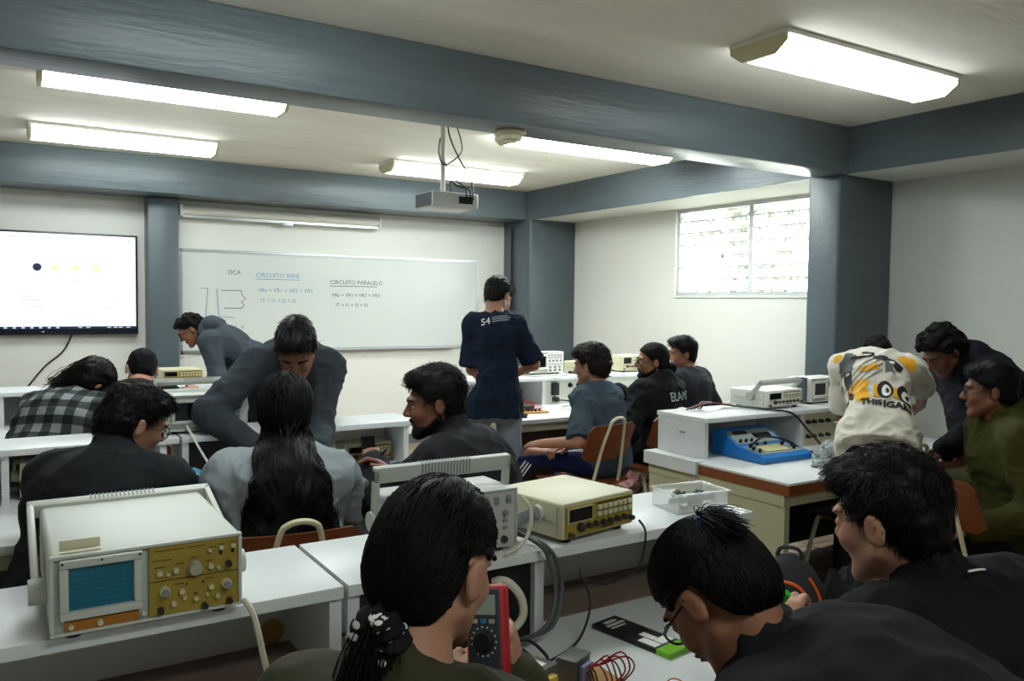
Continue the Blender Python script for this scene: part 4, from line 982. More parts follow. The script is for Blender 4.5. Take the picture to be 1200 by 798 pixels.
def person(label, head, a, hy=0, hp=10, hr=0, lean=10, mode='sit', hands=None, elb=(None, None), skin='tan', top=None, legs='#15161a', hair=None,
           s=1., girth=1., sw=1., twist=0, neckf=10, neckl=.085, curl=(.5, .5), palm=(None, None), hdir=(None, None), feet=None, glasses=False, beard=0, shoes='#1b1b1d', eyes=True, brows=True, shoulder_up=0., pz=None, extra=None, roll=0):
    T = empty('person', (head[0], head[1], 0), 0, label, 'person')
    loc = A(head[0], head[1], 0)
    F0 = A(-math.sin(R(a)), math.cos(R(a)), 0); R0 = A(math.cos(R(a)), math.sin(R(a)), 0)
    def tilt(deg):
        u = UP*math.cos(R(deg))+F0*math.sin(R(deg)); return rotv(u, F0, R(roll)) if roll else u
    ah = R(a+hy); Hf = A(-math.sin(ah), math.cos(ah), 0); Hr = A(math.cos(ah), math.sin(ah), 0)
    Hf = rotv(Hf, Hr, -R(hp)); Hu = np.cross(Hr, Hf); Hr = rotv(Hr, Hf, R(hr)); Hu = rotv(Hu, Hf, R(hr))
    nd = tilt(lean*1.1+neckf)
    off0 = nd*neckl*s+Hu*.062*s+Hf*.018*s
    segs = [(tilt(lean*.7), .17), (tilt(lean), .19), (tilt(lean*1.2), .15)]
    sp = sum(u*l for u, l in segs)*s
    pz = pz if pz is not None else (.535 if mode == 'sit' else .93*s)
    kk = (head[2]-pz-off0[2])/sp[2] if sp[2] > .05 else 1
    k = min(max(kk, .82), 1.18)
    pel = A(head)-off0-sp*k
    if mode == 'stand' and abs(kk-k) > .01: pass
    else: pel[2] = pz if abs(kk-k) < .01 else pel[2]
    print('%-48s k=%.2f pel=(%.2f,%.2f,%.2f)' % (label[:48], kk, *pel))
    pts = [pel]
    for u, l in segs: pts.append(pts[-1]+u*l*s*k)
    wst, chs, nb = pts[1], pts[2], pts[3]
    Tu = segs[1][0]; Tf = np.cross(Tu, R0)*1.; Tf = nrm(np.cross(Tu, R0)); Tu2 = segs[2][0]
    if Tf@F0 < 0: Tf = -Tf
    Rs = rotv(R0, Tu2, R(twist)); Tf2 = nrm(np.cross(Tu2, Rs)); Tf2 = Tf2 if Tf2@F0 > 0 or lean > 60 else -Tf2
    if Tf2@(F0-UP*math.sin(R(lean))) < 0: Tf2 = -Tf2
    B0 = np.array([R0, F0, UP]); B1 = np.array([R0, Tf, Tu]); B2 = np.array([Rs, Tf2, Tu2])
    hc = A(head)
    g = girth
    sh = [nb-Tu2*(.055-shoulder_up)*s+Rs*sg*.168*s*sw+Tf2*.012 for sg in (-1, 1)]
    l1, l2 = .285*s, .25*s
    arms = []
    for i, sg in enumerate((-1, 1)):
        tgt = A(hands[i]) if hands and hands[i] is not None else sh[i]+F0*.18*s-UP*.36*s+R0*sg*.04
        hint = A(elb[i]) if elb[i] is not None else -UP*.7+R0*sg*.45-F0*.45
        e, w = ik(sh[i], tgt, l1, l2, hint); arms.append((sh[i], e, w))
    hips = [pel+R0*sg*.092*s for sg in (-1, 1)]
    L1, L2 = .43*s, .425*s; lg = []
    for i, sg in enumerate((-1, 1)):
        if feet and feet[i] is not None: ank = A(feet[i])
        elif mode == 'sit': ank = A(hips[i][0], hips[i][1], .085)+F0*.40*s+R0*sg*.05
        else: ank = A(hips[i][0], hips[i][1], .085)+R0*sg*.035
        kn, ank = ik(hips[i], ank, L1, L2, F0+UP*(.9 if mode == 'sit' else .02)+R0*sg*.12); lg.append((hips[i], kn, ank))
    # ---- one continuous body
    b = SDF(); HB = np.array([Hr, Hf, Hu])
    def H(x, y, z): return hc+(Hr*x+Hf*y+Hu*z)*s
    def e_(c, r, kk=.012, op='u'): b.ell(H(*c), A(r)*s, HB, kk, op)
    e_((0, -.012, .034), (.071, .092, .083)); e_((0, .03, -.025), (.06, .062, .085), .02)
    b.cap(H(0, .045, -.072), H(0, .074, -.098), .036*s, .02*s, .02)
    for x in (-1, 1): b.cap(H(x*.054, .0, -.05), H(x*.02, .07, -.096), .018*s, .016*s, .02)
    for x in (-1, 1): e_((x*.034, .066, -.028), (.022, .02, .022), .02)
    e_((0, .078, .026), (.052, .016, .011), .014)
    for x in (-1, 1): e_((x*.031, .1, .004), (.017, .016, .011), .012, 's')
    b.cap(H(0, .088, .012), H(0, .108, -.024), .0075*s, .0115*s, .01)
    for x in (-1, 1): e_((x*.011, .1, -.03), (.008, .01, .007), .006)
    for x in (-1, 1): e_((x*.031, .078, .003 if not eyes else .0115), (.0155, .0125, .0115 if not eyes else .0085), .003)
    e_((0, .087, -.056), (.022, .0105, .005), .005); e_((0, .085, -.066), (.019, .0105, .0055), .005)
    for x in (-1, 1):
        EB = np.array([nrm(Hr*1.-Hf*.35*x), nrm(Hf+Hr*.35*x), Hu])
        b.ell(H(x*.0805, -.015, -.006), (.008*s, .019*s, .031*s), EB, .006); b.ell(H(x*.092, -.009, -.003), (.007*s, .011*s, .021*s), EB, .004, 's')
    b.cap(H(0, -.028, -.06), nb+nd*.0, .052*s, .06*s, .025)
    b.cap(nb-nd*.02, chs, .06*s, .09*s, .04); b.ell(chs, (.13*s*sw, .085*s*g, .13*s), B2, .04); b.ell(wst, (.115*s, .085*s*g, .13*s), B1, .04); b.ell(pel, (.13*s, .1*s, .1*s), B1, .04)
    covered = top['kind'] != 'tee'
    for i, sg in enumerate((-1, 1)):
        sh_, e, w = arms[i]; sk = 1. if not covered else .8
        b.cap(nb-Tu2*.03, sh_, .045*s, .045*s, .03); b.cap(sh_, e, .046*s*sk, .038*s*sk, .02); b.cap(e, w, .038*s*sk, .0265*s, .015)
        hd = A(hdir[i]) if hdir[i] is not None else nrm(w-e)
        pn = A(palm[i]) if palm[i] is not None else UP+.3*R0*sg
        hand(b, w, hd, pn, (1 if np.cross(nrm(hd), nrm(pn-nrm(hd)*(nrm(hd)@pn)))@(-R0*sg) > 0 else -1), curl[i], s=s*.95)
        h_, kn, an = lg[i]; b.cap(h_, kn, .07*s, .05*s, .03); b.cap(kn, an, .048*s, .032*s, .02); b.cap(an, an+F0*.1*s-UP*.045*s, .03*s, .025*s, .02)
    V, Q = b.mesh(HSTEP, 1)
    cen = V[Q].mean(1)-hc; lx, ly, lz = cen@Hr/s, cen@Hf/s, cen@Hu/s
    mi = ((np.abs(lx) < .024) & (ly > .086) & (lz > -.0715) & (lz < -.051)).astype(int)
    link('body', newmesh('body', V-loc, Q, [SK[skin], LIPS[skin]], mi), T)
    for x in ((-1, 1) if eyes else ()):
            mb = MB(); mb.ball((0, 0, 0), .0125*s, 14); mb.mi = 1; mb.cone((0, .0106*s, 0), (0, .0128*s, 0), .006*s, .0052*s, 14)
            o = mb.build('eye', [M_EYEW, M_IRIS], T); p = H(x*.031, .0725, .002)-loc
            o.matrix_local = Matrix(((Hr[0], Hf[0], Hu[0], p[0]), (Hr[1], Hf[1], Hu[1], p[1]), (Hr[2], Hf[2], Hu[2], p[2]), (0, 0, 0, 1)))
    if brows:
        mb = MB()
        for x in (-1, 1): mb.tube([tuple(H(x*u, v, w)-loc) for u, v, w in ((.013, .0945, .021), (.03, .092, .027), (.05, .078, .022))], .0042*s, 6, smooth=4)
        mb.build('eyebrows', M_HAIR, T)
    # ---- top garment
    cl = top.get('loose', .012); t = SDF(); hem = top.get('hem', .13)
    t.ell(pel+Tu*.03, (.158*s*g+cl, .118*s*g+cl, .14*s), B1, .05).ell(wst, (.148*s*g+cl, .11*s*g+cl, .17*s), B1, .06)
    t.ell(chs-Tu*.01*s, (.165*s*sw*(.5+.5*g)+cl, .108*s*g+cl, .16*s), B2, .05).ell(chs-Tf2*.035*s+Tu2*.05*s, (.13*s*sw+cl, .075*s+cl, .12*s), B2, .04)
    t.cap(sh[0]*.86+sh[1]*.14, sh[1]*.86+sh[0]*.14, .066*s+cl*.6, None, .04)
    if mode == 'sit': t.ell(pel+F0*.02, (.165*s*g+cl, .13*s*g+cl, .1*s), B0, .05)
    else: t.cap(pel+R0*.05, pel-Tu*hem*1.2+R0*.05, .115*s+cl, .125*s+cl, .05).cap(pel-R0*.05, pel-Tu*hem*1.2-R0*.05, .115*s+cl, .125*s+cl, .05)
    t.plane(pel-Tu*hem*s, -Tu)
    for i in (0, 1): t.cap(nb-nd*.028*s, sh[i], .052*s+cl*.4, .055*s+cl*.6, .05)
    for i in (0, 1):
        sh_, e, w = arms[i]; fl = top.get('sleeve', cl)
        if top['kind'] == 'tee':
            fr = top.get('frac', .72); q = sh_+(e-sh_)*fr
            t2 = nrm(e-sh_)
            t.cap(sh_, q+t2*.05, .058*s+fl*.6, .06*s+fl, .035)
            def cutf(X, q=q, t2=t2): 
                dd = (X-q)@t2; rad = np.linalg.norm(X-q-dd[..., None]*t2, axis=-1)
                return np.minimum(dd, .13-rad)
            t.P.append(('f', cutf, 0, 0, 0, 0, 'x'))
        else:
            t.cap(sh_, e, .060*s+fl*.7, .048*s+fl*.9, .035).cap(e, e+(w-e)*.93, .048*s+fl*.9, .036*s+fl*.7, .02)
            if top.get('cuff', 1): q = e+(w-e)*.93; t.cap(q-nrm(w-e)*.012, q, .036*s+fl*.6+.004, None, .006)
    if top['kind'] in ('jacket', 'hoodie'):
        t.cap(nb-nd*.01-Tf2*.008, nb+nd*top.get('collar', .035)*s-Tf2*.01, .07*s, .066*s, .015)
    if top['kind'] == 'hoodie':
        hs = top.get('hood', 1.)
        t.ell(nb-Tf2*.075*s*hs+Tu2*.0, (.125*s, .055*s*hs, .085*s), B2, .02).ell(nb-Tf2*.05*s+Tu2*.045*s*hs, (.105*s, .06*s*hs, .04*s), B2, .02)
        for sg in (-1, 1): t.cap(nb+Rs*sg*.085*s-Tf2*.03*s+Tu2*.03, nb+Rs*sg*.03*s+Tf2*.075*s-Tu2*.04, .034*s, .026*s, .02)
    V, Q = t.mesh(top.get('h', .0085), 2); N = vnormals(V, Q); w = top.get('wr', .006)*1.5; sd = int(abs(head[0]*1000)) % 97
    q = V.copy(); q = q+.03*np.stack([vnoise(V*6, sd+i) for i in (5, 6, 7)], 1)
    d = .7*w*vnoise(q*7, sd)+w*1.1*(.35-np.abs(vnoise(q*A(12, 12, 7), sd+1))**.8)+w*.7*(.35-np.abs(vnoise(q*A(17, 17, 26), sd+2))**.8)
    V = V+N*d[:, None]
    tm = top['mat']
    to = link(top.get('name', 'top'), newmesh(top.get('name', 'top'), V-loc, Q, tm), T)
    bvh = BVHTree.FromPolygons([tuple(v) for v in V], [tuple(x) for x in Q])
    # ---- trousers and shoes
    t = SDF().ell(pel+UP*.0, (.16*s*g, .125*s*g, .115*s), B0, .04)
    for h_, kn, an in lg: t.cap(h_, kn, .092*s*(.6+.4*g), .068*s, .04).cap(kn, an+(kn-an)*.06, .066*s, .055*s, .03)
    t.plane(pel+Tu*.1, Tu)
    V, Q = t.mesh(.012, 2); V = V+vnormals(V, Q)*(.006*vnoise(V*10, sd+4))[:, None]
    lm = legs if not isinstance(legs, str) else cloth('trousers_'+legs.strip('#'), legs)
    tr = link('trousers', newmesh('trousers', V-loc, Q, lm), T)
    for h_, kn, an in lg:
        t = SDF().ell(an+F0*.06*s-UP*.043*s, (.045*s, .13*s, .045*s), B0, .02).cap(an-UP*.03, an+UP*.02, .044*s, None, .02).plane(A(0, 0, max(an[2]-.082, .003)), -UP)
        V, Q = t.mesh(.009, 1); link('shoe', newmesh('shoe', V-loc, Q, mat('shoe_'+shoes.strip('#'), shoes, .5)), T)
    # ---- hair
    ho = None
    if hair: ho = make_hair(T, loc, hc, Hr, Hf, Hu, s, nb, Tf2, Tu2, Rs, **hair)
    if beard:
        t = SDF(); HB = np.array([Hr, Hf, Hu])
        t.ell(H(0, .03, -.025), A(.0622, .0645, .0872)*s, HB, .02).cap(H(0, .045, -.072), H(0, .074, -.098), .0395*s, .0235*s, .02)
        for x in (-1, 1): t.cap(H(x*.054, .0, -.05), H(x*.02, .07, -.096), .0215*s, .0195*s, .02)
        t.ell(H(0, .089, -.05), A(.026, .0125, .009)*s, HB, .008)
        def bf(X):
            q = X-hc; x, y, z = q@Hr/s, q@Hf/s, q@Hu/s
            return np.maximum(z-np.interp(y, [-.02, .0, .04, .075, .088, .12], [-.026, -.04, -.07, -.068, -.043, -.042]), -.018-y)*s*.8
        t.fn(bf); t.ell(H(0, .1, -.061), A(.019, .02, .0085)*s, HB, .004, 's')
        V, Q = t.mesh(.005, 1); V = V+vnormals(V, Q)*(.0018*vnoise(V*160, 3))[:, None]*beard; link('beard', newmesh('beard', V-loc, Q, M_HAIRB), T)
    if glasses:
        mb = MB()
        for x in (-1, 1):
            mb.tube([tuple(H(x*.033+.025*math.cos(u), .1-abs(x*.033+.025*math.cos(u))*.1, .0+.019*math.sin(u))-loc) for u in np.linspace(0, 2*PI, 17)[:-1]], .0022*s, 6, closed=True)
            mb.tube([tuple(H(*p)-loc) for p in ((x*.058, .095, .005), (x*.078, .05, .006), (x*.081, -.01, .008), (x*.078, -.03, -.006))], .002*s, 6, smooth=3)
        mb.tube([tuple(H(*p)-loc) for p in ((-.009, .098, .004), (0, .101, .007), (.009, .098, .004))], .0018*s, 6, smooth=3)
        go = mb.build('glasses', M_GLASS, T)
        for x in (-1, 1):
            c = H(x*.033, .0965, 0)-loc; mb = MB()
            vs = [tuple(c+Hr*.0235*s*math.cos(u)+Hu*.0175*s*math.sin(u)+Hf*dd) for dd in (0, .0012) for u in np.linspace(0, 2*PI, 19)[:-1]]
            mb.add(vs, [tuple(range(17, -1, -1)), tuple(range(18, 36))]+[(i, (i+1) % 18, 18+(i+1) % 18, 18+i) for i in range(18)]); mb.build('lens', M_LENS, go)
    return dict(trousers=tr, T=T, loc=loc, bvh=bvh, top=to, nb=nb, chs=chs, wst=wst, pel=pel, Rs=Rs, Tf=Tf2, Tu=Tu2, H=H, hb=(Hr, Hf, Hu), arms=arms, legs=lg, hair=ho)

def make_hair(T, loc, hc, Hr, Hf, Hu, s, nb, Tf, Tu, Rs, style='short', vol=.0, top=.0, rough=.003, mat_=None, side=0., strands=0, seed=1, low=0., fringe=.0, spike=1., col=None):
    m = mat_ or (M_HAIR if strands or style in ('pony', 'long') else M_HAIRM); HB = np.array([Hr, Hf, Hu])
    def H(x, y, z): return hc+(Hr*x+Hf*y+Hu*z)*s
    t = SDF()
    t.ell(H(0, -.014, .036+top*.5), A(.078+vol+side, .1+vol, .088+vol*.8+top*.6)*s, HB, .01)
    if style in ('short', 'curly', 'puffy'):
        t.ell(H(0, .045, .085+top), A(.062+vol*.5, .042+fringe, .025+vol)*s, HB, .02)
    if style in ('long', 'pony', 'bun', 'puffy', 'curly'): t.ell(H(0, -.045, -.01), A(.073+vol, .068+vol, .075+vol)*s, HB, .02)
    else: t.ell(H(0, -.05, -.015), A(.064, .056, .07)*s, HB, .02)
    # clear the face, the ears and the nape
    def f(X):
        q = X-hc; x, y, z = q@Hr/s, q@Hf/s, q@Hu/s
        if style == 'long': line = np.interp(y, [-.13, -.02, .0, .03, .05, .065, .09, .13], [-.3, -.3, -.12, .0, .02, .05, .072, .075])
        elif style == 'pony': line = np.interp(y, [-.13, -.09, -.05, -.034, .016, .045, .065, .09, .13], [-.105-low, -.1-low, -.07-low, .026, .030, .018, .052, .07, .075])
        else: line = np.interp(y, [-.13, -.09, -.03, -.012, .012, .026, .045, .065, .09, .13], [-.085-low, -.08-low, -.045-low*.6, .018, .012, .024, .046, .06, .075-fringe, .078-fringe])
        return (line-z)*s*.8
    t.fn(f)
    if style == 'pony': pass
    V, Q = t.mesh(.0048 if strands else .006, 1)
    N = vnormals(V, Q); q = (V-hc)@HB.T/s
    fl = 1+0*q[:, :1]
    if style == 'curly': d = .012*vnoise(q*34, seed)+.006*vnoise(q*75, seed+1)
    elif style == 'puffy': d = .008*vnoise(q*A(30, 16, 22), seed)+.005*vnoise(q*A(75, 30, 60), seed+1)+rough*vnoise(q*140, seed+2)
    else: d = rough*(vnoise(q*A(55, 18, 30), seed)+.8*vnoise(q*A(130, 40, 70), seed+1)+.4*vnoise(q*A(230, 90, 130), seed+2))
    V = V+N*d[:, None]
    Vs, Qs = [V], [Q]
    rng = np.random.default_rng(seed)
    if style == 'bun':
        t = SDF().ell(H(.0, -.13, -.05), A(.035, .04, .035)*s, HB, .01).cap(H(0, -.1, -.03), H(0, -.13, -.05), .025*s, None, .01)
        v, q2 = t.mesh(.006, 1); v = v+vnormals(v, q2)*(.004*vnoise(v*60, 5))[:, None]; Qs.append(q2+sum(len(x) for x in Vs)); Vs.append(v)
    paths = []
    if strands and style in ('short', 'curly', 'puffy'):
        ids = rng.integers(0, len(V), strands); p = V[ids]; n = N[ids]; loc3 = (p-hc)@HB.T/s
        keep = loc3[:, 2] > -.12; p, n, loc3 = p[keep], n[keep], loc3[keep]
        crown = A(0, -.06, .11); dl = loc3-crown; dl[:, 2] -= .35*np.abs(dl[:, 1]); dl += .35*rng.normal(size=dl.shape)*.12
        w = dl@HB; w = w-n*(w*n).sum(1, keepdims=True); w /= np.linalg.norm(w, axis=1, keepdims=True)+1e-9
        L = (.02+.024*rng.random(len(p)))*s
        tt = np.linspace(0, 1, 6); lift = spike*(.002+.006*rng.random(len(p))*(loc3[:, 2] > .03))
        P = p[:, None]-n[:, None]*.002+w[:, None]*(L[:, None]*tt)[..., None]+n[:, None]*((lift[:, None]*(tt*1.6-.9*tt**2)))[..., None]
        v, q2 = ribbons(P, .0011*s, .0004*s); Qs.append(q2+sum(len(x) for x in Vs)); Vs.append(v)
    Q = np.concatenate(Qs); V = np.concatenate(Vs)
    return link('hair', newmesh('hair', V-loc, Q, m), T)

def decal(D, V, F, org, ux, uy, nd, m, name, off=.0025, sub=.02):
    """lay a flat drawing (x, y) on the garment of person D: org + x*ux + y*uy, shot along -nd"""
    bm = bmesh.new(); vs = [bm.verts.new((v[0], v[1], 0)) for v in V]
    for f in F:
        try: bm.faces.new([vs[i] for i in f])
        except ValueError: pass
    bmesh.ops.triangulate(bm, faces=bm.faces[:])
    for _ in range(3):
        le = [e for e in bm.edges if e.calc_length() > sub]
        if not le: break
        bmesh.ops.subdivide_edges(bm, edges=le, cuts=1); bmesh.ops.triangulate(bm, faces=[f for f in bm.faces if len(f.verts) > 3])
    n = Vector(nrm(nd)); bad = []
    for v in bm.verts:
        p = Vector(A(org)+A(ux)*v.co.x+A(uy)*v.co.y); h = D['bvh'].ray_cast(p+n*.3, -n)
        if h[0] is None: bad.append(v); continue
        v.co = h[0]+n*off-Vector(D['loc'])
    if bad: bmesh.ops.delete(bm, geom=bad, context='VERTS')
    mb = MB(); mb.addbm(bm)
    me = newmesh(name, mb.V, mb.F, m); o = link(name, me, D['top']); return o
def poly(pts): return [(x, y, 0) for x, y in pts], [tuple(range(len(pts)))]
def blob(cx, cy, rx, ry, n=20, rot=0, rag=0., seed=0):
    r_ = random.Random(seed); out = []
    for i in range(n):
        u = 2*PI*i/n; k = 1+rag*r_.uniform(-1, 1); x, y = rx*math.cos(u)*k, ry*math.sin(u)*k
        out.append((cx+x*math.cos(rot)-y*math.sin(rot), cy+x*math.sin(rot)+y*math.cos(rot)))
    return poly(out)
# ================================================================ THE CAST
def plaid():
    m = mat('plaid_flannel', '#777777', .9); nt = m.node_tree; N = nt.nodes; L = nt.links; b = N['Principled BSDF']
    tc = N.new('ShaderNodeTexCoord'); mp = N.new('ShaderNodeMapping'); mp.inputs['Rotation'].default_value = (R(25), R(-14), R(22)); L.new(tc.outputs['Object'], mp.inputs[0])
    sp = N.new('ShaderNodeSeparateXYZ'); L.new(mp.outputs[0], sp.inputs[0])
    outs = []
    for ax in ('X', 'Z'):
        mu = N.new('ShaderNodeMath'); mu.operation = 'MULTIPLY'; mu.inputs[1].default_value = 11; L.new(sp.outputs[ax], mu.inputs[0])
        fr = N.new('ShaderNodeMath'); fr.operation = 'FRACT'; L.new(mu.outputs[0], fr.inputs[0])
        gt = N.new('ShaderNodeMath'); gt.operation = 'GREATER_THAN'; gt.inputs[1].default_value = .5; L.new(fr.outputs[0], gt.inputs[0]); outs.append(gt)
    ad = N.new('ShaderNodeMath'); ad.operation = 'ADD'; L.new(outs[0].outputs[0], ad.inputs[0]); L.new(outs[1].outputs[0], ad.inputs[1])
    hf = N.new('ShaderNodeMath'); hf.operation = 'MULTIPLY'; hf.inputs[1].default_value = .5; L.new(ad.outputs[0], hf.inputs[0])
    cr = N.new('ShaderNodeValToRGB'); cr.color_ramp.interpolation = 'CONSTANT'
    cr.color_ramp.elements[0].color = (*hexc('#83898b'), 1); cr.color_ramp.elements[1].position = .75; cr.color_ramp.elements[1].color = (*hexc('#121416'), 1)
    e = cr.color_ramp.elements.new(.25); e.color = (*hexc('#3a4142'), 1)
    L.new(hf.outputs[0], cr.inputs[0]); L.new(cr.outputs[0], b.inputs['Base Color']); return m

P = {}
def pulled(D, tie, n, rng, r, strict):
    """strands lying on the hair cap and drawn together at the tie"""
    loc = D['loc']; me = D['hair'].data; V0 = np.array([v.co[:] for v in me.vertices])+loc
    bvh = BVHTree.FromPolygons([tuple(v) for v in V0], [tuple(p.vertices) for p in me.polygons]); paths = []
    for p in V0[rng.integers(0, len(V0), n)]:
        q = []; lf = .0005+.0025*rng.random(); um = 1. if strict >= 1 else strict+(1-strict)*rng.random(); jit = rng.normal(size=3)*.006*(1.2-strict)
        for j, u in enumerate(np.linspace(0, um, 10)):
            x = p*(1-u)+tie*u+jit*u; c, nn, _, _ = bvh.find_nearest(Vector(x)); q.append(np.array(c)+np.array(nn)*lf*(1 if j else -1))
        paths.append(q)
    v, q = ribbons(np.array(paths), r, r*.7); link('hair_strands', newmesh('hair_strands', v-loc, q, M_HAIR), D['hair'])
def on(i): return PEOPLE is None or i in PEOPLE
HEADFAR = dict(rough=.004)
if on(1):
    P[1] = D1 = person('young woman with a black ponytail and olive jacket, nearest the camera', (0.538, 1.060, 1.117), -46, hy=-16, hp=18, hr=4, neckl=.10, lean=14, skin='light',
        hands=((0.640, 1.168, 0.811), (0.724, 1.131, 0.876)), curl=(.7, .95), palm=((-.3, -.6, .7), (.75, -.5, .3)), hdir=((.3, .45, .8), (-.12, .1, .97)), elb=((-.2, .1, -1.), (.1, .2, -1.)), shoulder_up=-.01, pz=.50,
        top=dict(kind='jacket', name='jacket', mat=cloth('olive', '#34341f', .8), loose=.03, collar=.015, wr=.008), hair=dict(style='pony', rough=.0012, seed=3, vol=.006, side=-.006, low=.006), sw=.92)
    Hr, Hf, Hu = D1['hb']; H = D1['H']; loc = D1['loc']; T = D1['T']
    tie = H(-.002, -.088, -.100); me = D1['hair'].data
    rng = np.random.default_rng(5); pulled(D1, tie, 5600, rng, .0009, 1.)
    back = -Hf*.8+A(-.1, -.1, 0); paths = []
    for _ in range(2600):
        o = rng.normal(size=3)*.012; r2_ = rng.normal(size=3); L_ = .30+.12*rng.random(); q = []
        for u in np.linspace(0, 1, 14):
            c = tie+back*(.045*math.sin(min(u*2.4, 1.6)))+A(-.01, .01, 0)*u+A(0, 0, -1)*L_*max(0, u-.05)**1.15
            rad = .7+.8*math.sin(PI*min(u*1.1, 1)*.85)*.9
            q.append(c+o*rad+r2_*.003*math.sin(u*7+r2_[0]*3))
        paths.append(q)
    v, q = ribbons(np.array(paths), .001, .0005); link('ponytail', newmesh('ponytail', v-loc, q, M_HAIR), D1['hair'])
    # polka dot scrunchie
    ax = nrm(back+A(0, 0, -.35)); e1 = nrm(np.cross(ax, UP)); e2 = np.cross(ax, e1); V = []; F = []; n, k = 72, 14
    for i in range(n):
        u = 2*PI*i/n
        for j in range(k):
            w = 2*PI*j/k; rr_ = .021*(1+.22*math.sin(u*11)+.15*math.sin(u*7+w*2)); R_ = .026+rr_*.75*math.cos(w)
            V.append(tie+ax*(.004+rr_*1.15*math.sin(w)+.003*math.sin(u*9))+(e1*math.cos(u)+e2*math.sin(u))*R_)
    F = [(i*k+j, i*k+(j+1) % k, ((i+1) % n)*k+(j+1) % k, ((i+1) % n)*k+j) for i in range(n) for j in range(k)]
    V = np.array(V); so = link('scrunchie', newmesh('scrunchie', V-loc, np.array(F), cloth('scrunchie', '#101113', .8)), D1['hair'])
    so['label'] = 'black scrunchie with white dots'
    N = vnormals(V, np.array(F)); mb = MB(); rr = random.Random(3)
    for _ in range(46):
        i = rr.randrange(len(V)); nn = -N[i] if (V[i]-tie)@N[i] < 0 and False else N[i]; r = .0042+.002*rr.random()
        a_ = nrm(np.cross(nn, A(.3, .2, .9))); b_ = np.cross(nn, a_); st = len(mb.V)
        mb.add([tuple(V[i]-loc+nn*.0015+(a_*math.cos(t_)*r*1.3+b_*math.sin(t_)*r)) for t_ in np.linspace(0, 2*PI, 9)[:-1]]+[tuple(V[i]-loc-nn*.001)], [tuple(range(8))]+[(k_, 8, (k_+1) % 8) for k_ in range(8)])
    mb.build('dot', m_whitep, so)
if on(2):
    P[2] = D2 = person('student bending over the near bench with a blue hair tie and dark grey jacket', (1.016, 0.967, 1.011), 22, hy=-14, hp=52, hr=-4, lean=72, neckf=-50, skin='tan', pz=.50,
        hands=((1.320, 1.099, 0.856), (1.096, 0.954, 0.828)), curl=(.9, .6), elb=((-.3, .2, -.5), (.5, -.2, -.8)), palm=((.5, -.6, .6), None), hdir=((-.3, .5, .5), None),
        top=dict(kind='jacket', name='jacket', mat=cloth('charcoal', '#18191b', .9), loose=.026, collar=.045, wr=.008), glasses=True, eyes=False,
        hair=dict(style='pony', vol=.006, rough=.0015, seed=8, low=-.008))
    H = D2['H']; loc = D2['loc']; T = D2['T']; Hr, Hf, Hu = D2['hb']
    tq = H(-.015, -.095, .085); rng = np.random.default_rng(8)
    pulled(D2, tq, 5200, rng, .0012, .4)
    paths = []; dn = nrm(-Hf*.9+Hu*.1)
    for _ in range(800):
        o = rng.normal(size=3); L_ = .03+.02*rng.random(); d0 = nrm(dn+o*.3); q = []
        for u in np.linspace(0, 1, 8): q.append(tq+o*.005*(1+u)+d0*L_*u*.7+(-Hf*.1-Hu*.95)*.045*u*u)
        paths.append(q)
    v, q = ribbons(np.array(paths), .0012, .0006); link('hair_tuft', newmesh('hair_tuft', v-loc, q, M_HAIR), D2['hair'])
    e1 = nrm(np.cross(dn, Hr)); e2 = np.cross(dn, e1)
    MB().tube([tuple(tq+dn*.004-loc+(e1*math.cos(u)+e2*math.sin(u))*.0115) for u in np.linspace(0, 2*PI, 17)[:-1]], .006, 8, closed=True).build('hair_tie', mat('royal_blue', '#1b3fae', .5), D2['hair'])['label'] = 'blue hair tie'
if on(3):
    P[3] = D3 = person('young man in black jacket seen from behind at the lower right', (1.469, 0.947, 1.087), -8, hy=12, hp=14, hr=-4, lean=20, roll=-20, s=1.05, skin='light', pz=.50, sw=1.08, girth=1.1, brows=False,
        hands=((1.302, 1.062, 0.842), (1.331, 0.902, 0.842)), elb=((-.7, -.2, -.6), (.7, -.3, -.6)),
        top=dict(kind='jacket', name='jacket', mat=cloth('black_knit', '#0b0b0c', .85), loose=.028, collar=.05, wr=.007), eyes=False,
        hair=dict(style='short', vol=.003, top=.010, rough=.004, seed=15, strands=4600, low=.004, fringe=.0, spike=.5))
    nb = D3['nb']; Rs = D3['Rs']; Tf = D3['Tf']; Tu = D3['Tu']; pts = []
    for u in np.linspace(-.1, .8, 8): pts.append((nb+Rs*.098*math.sin(u)-Tf*.102*math.cos(u)+Tu*(.012+.02*math.cos(u))))
    V, F = [], []
    c = MB().tube([tuple(p-D3['loc']) for p in pts], .0022, 6, smooth=3); c.build('collar_piping', m_whitep, D3['top'])['label'] = 'white collar piping'
if on(4):
    P[4] = person('heavy man in black jacket with glasses, seated at the second left bench', (0.366, 2.880, 1.101), -38, hy=-36, hp=24, hr=8, lean=26, skin='light', sw=1.1, girth=1.2,
        hands=((0.470, 3.326, 0.740), (0.616, 3.178, 0.786)), top=dict(kind='jacket', name='jacket', mat=cloth('black_fleece', '#14161a', .85), loose=.03, collar=.045, wr=.007), glasses=True,
        hair=dict(style='puffy', vol=.006, rough=.003, seed=4, strands=2600, low=-.01))
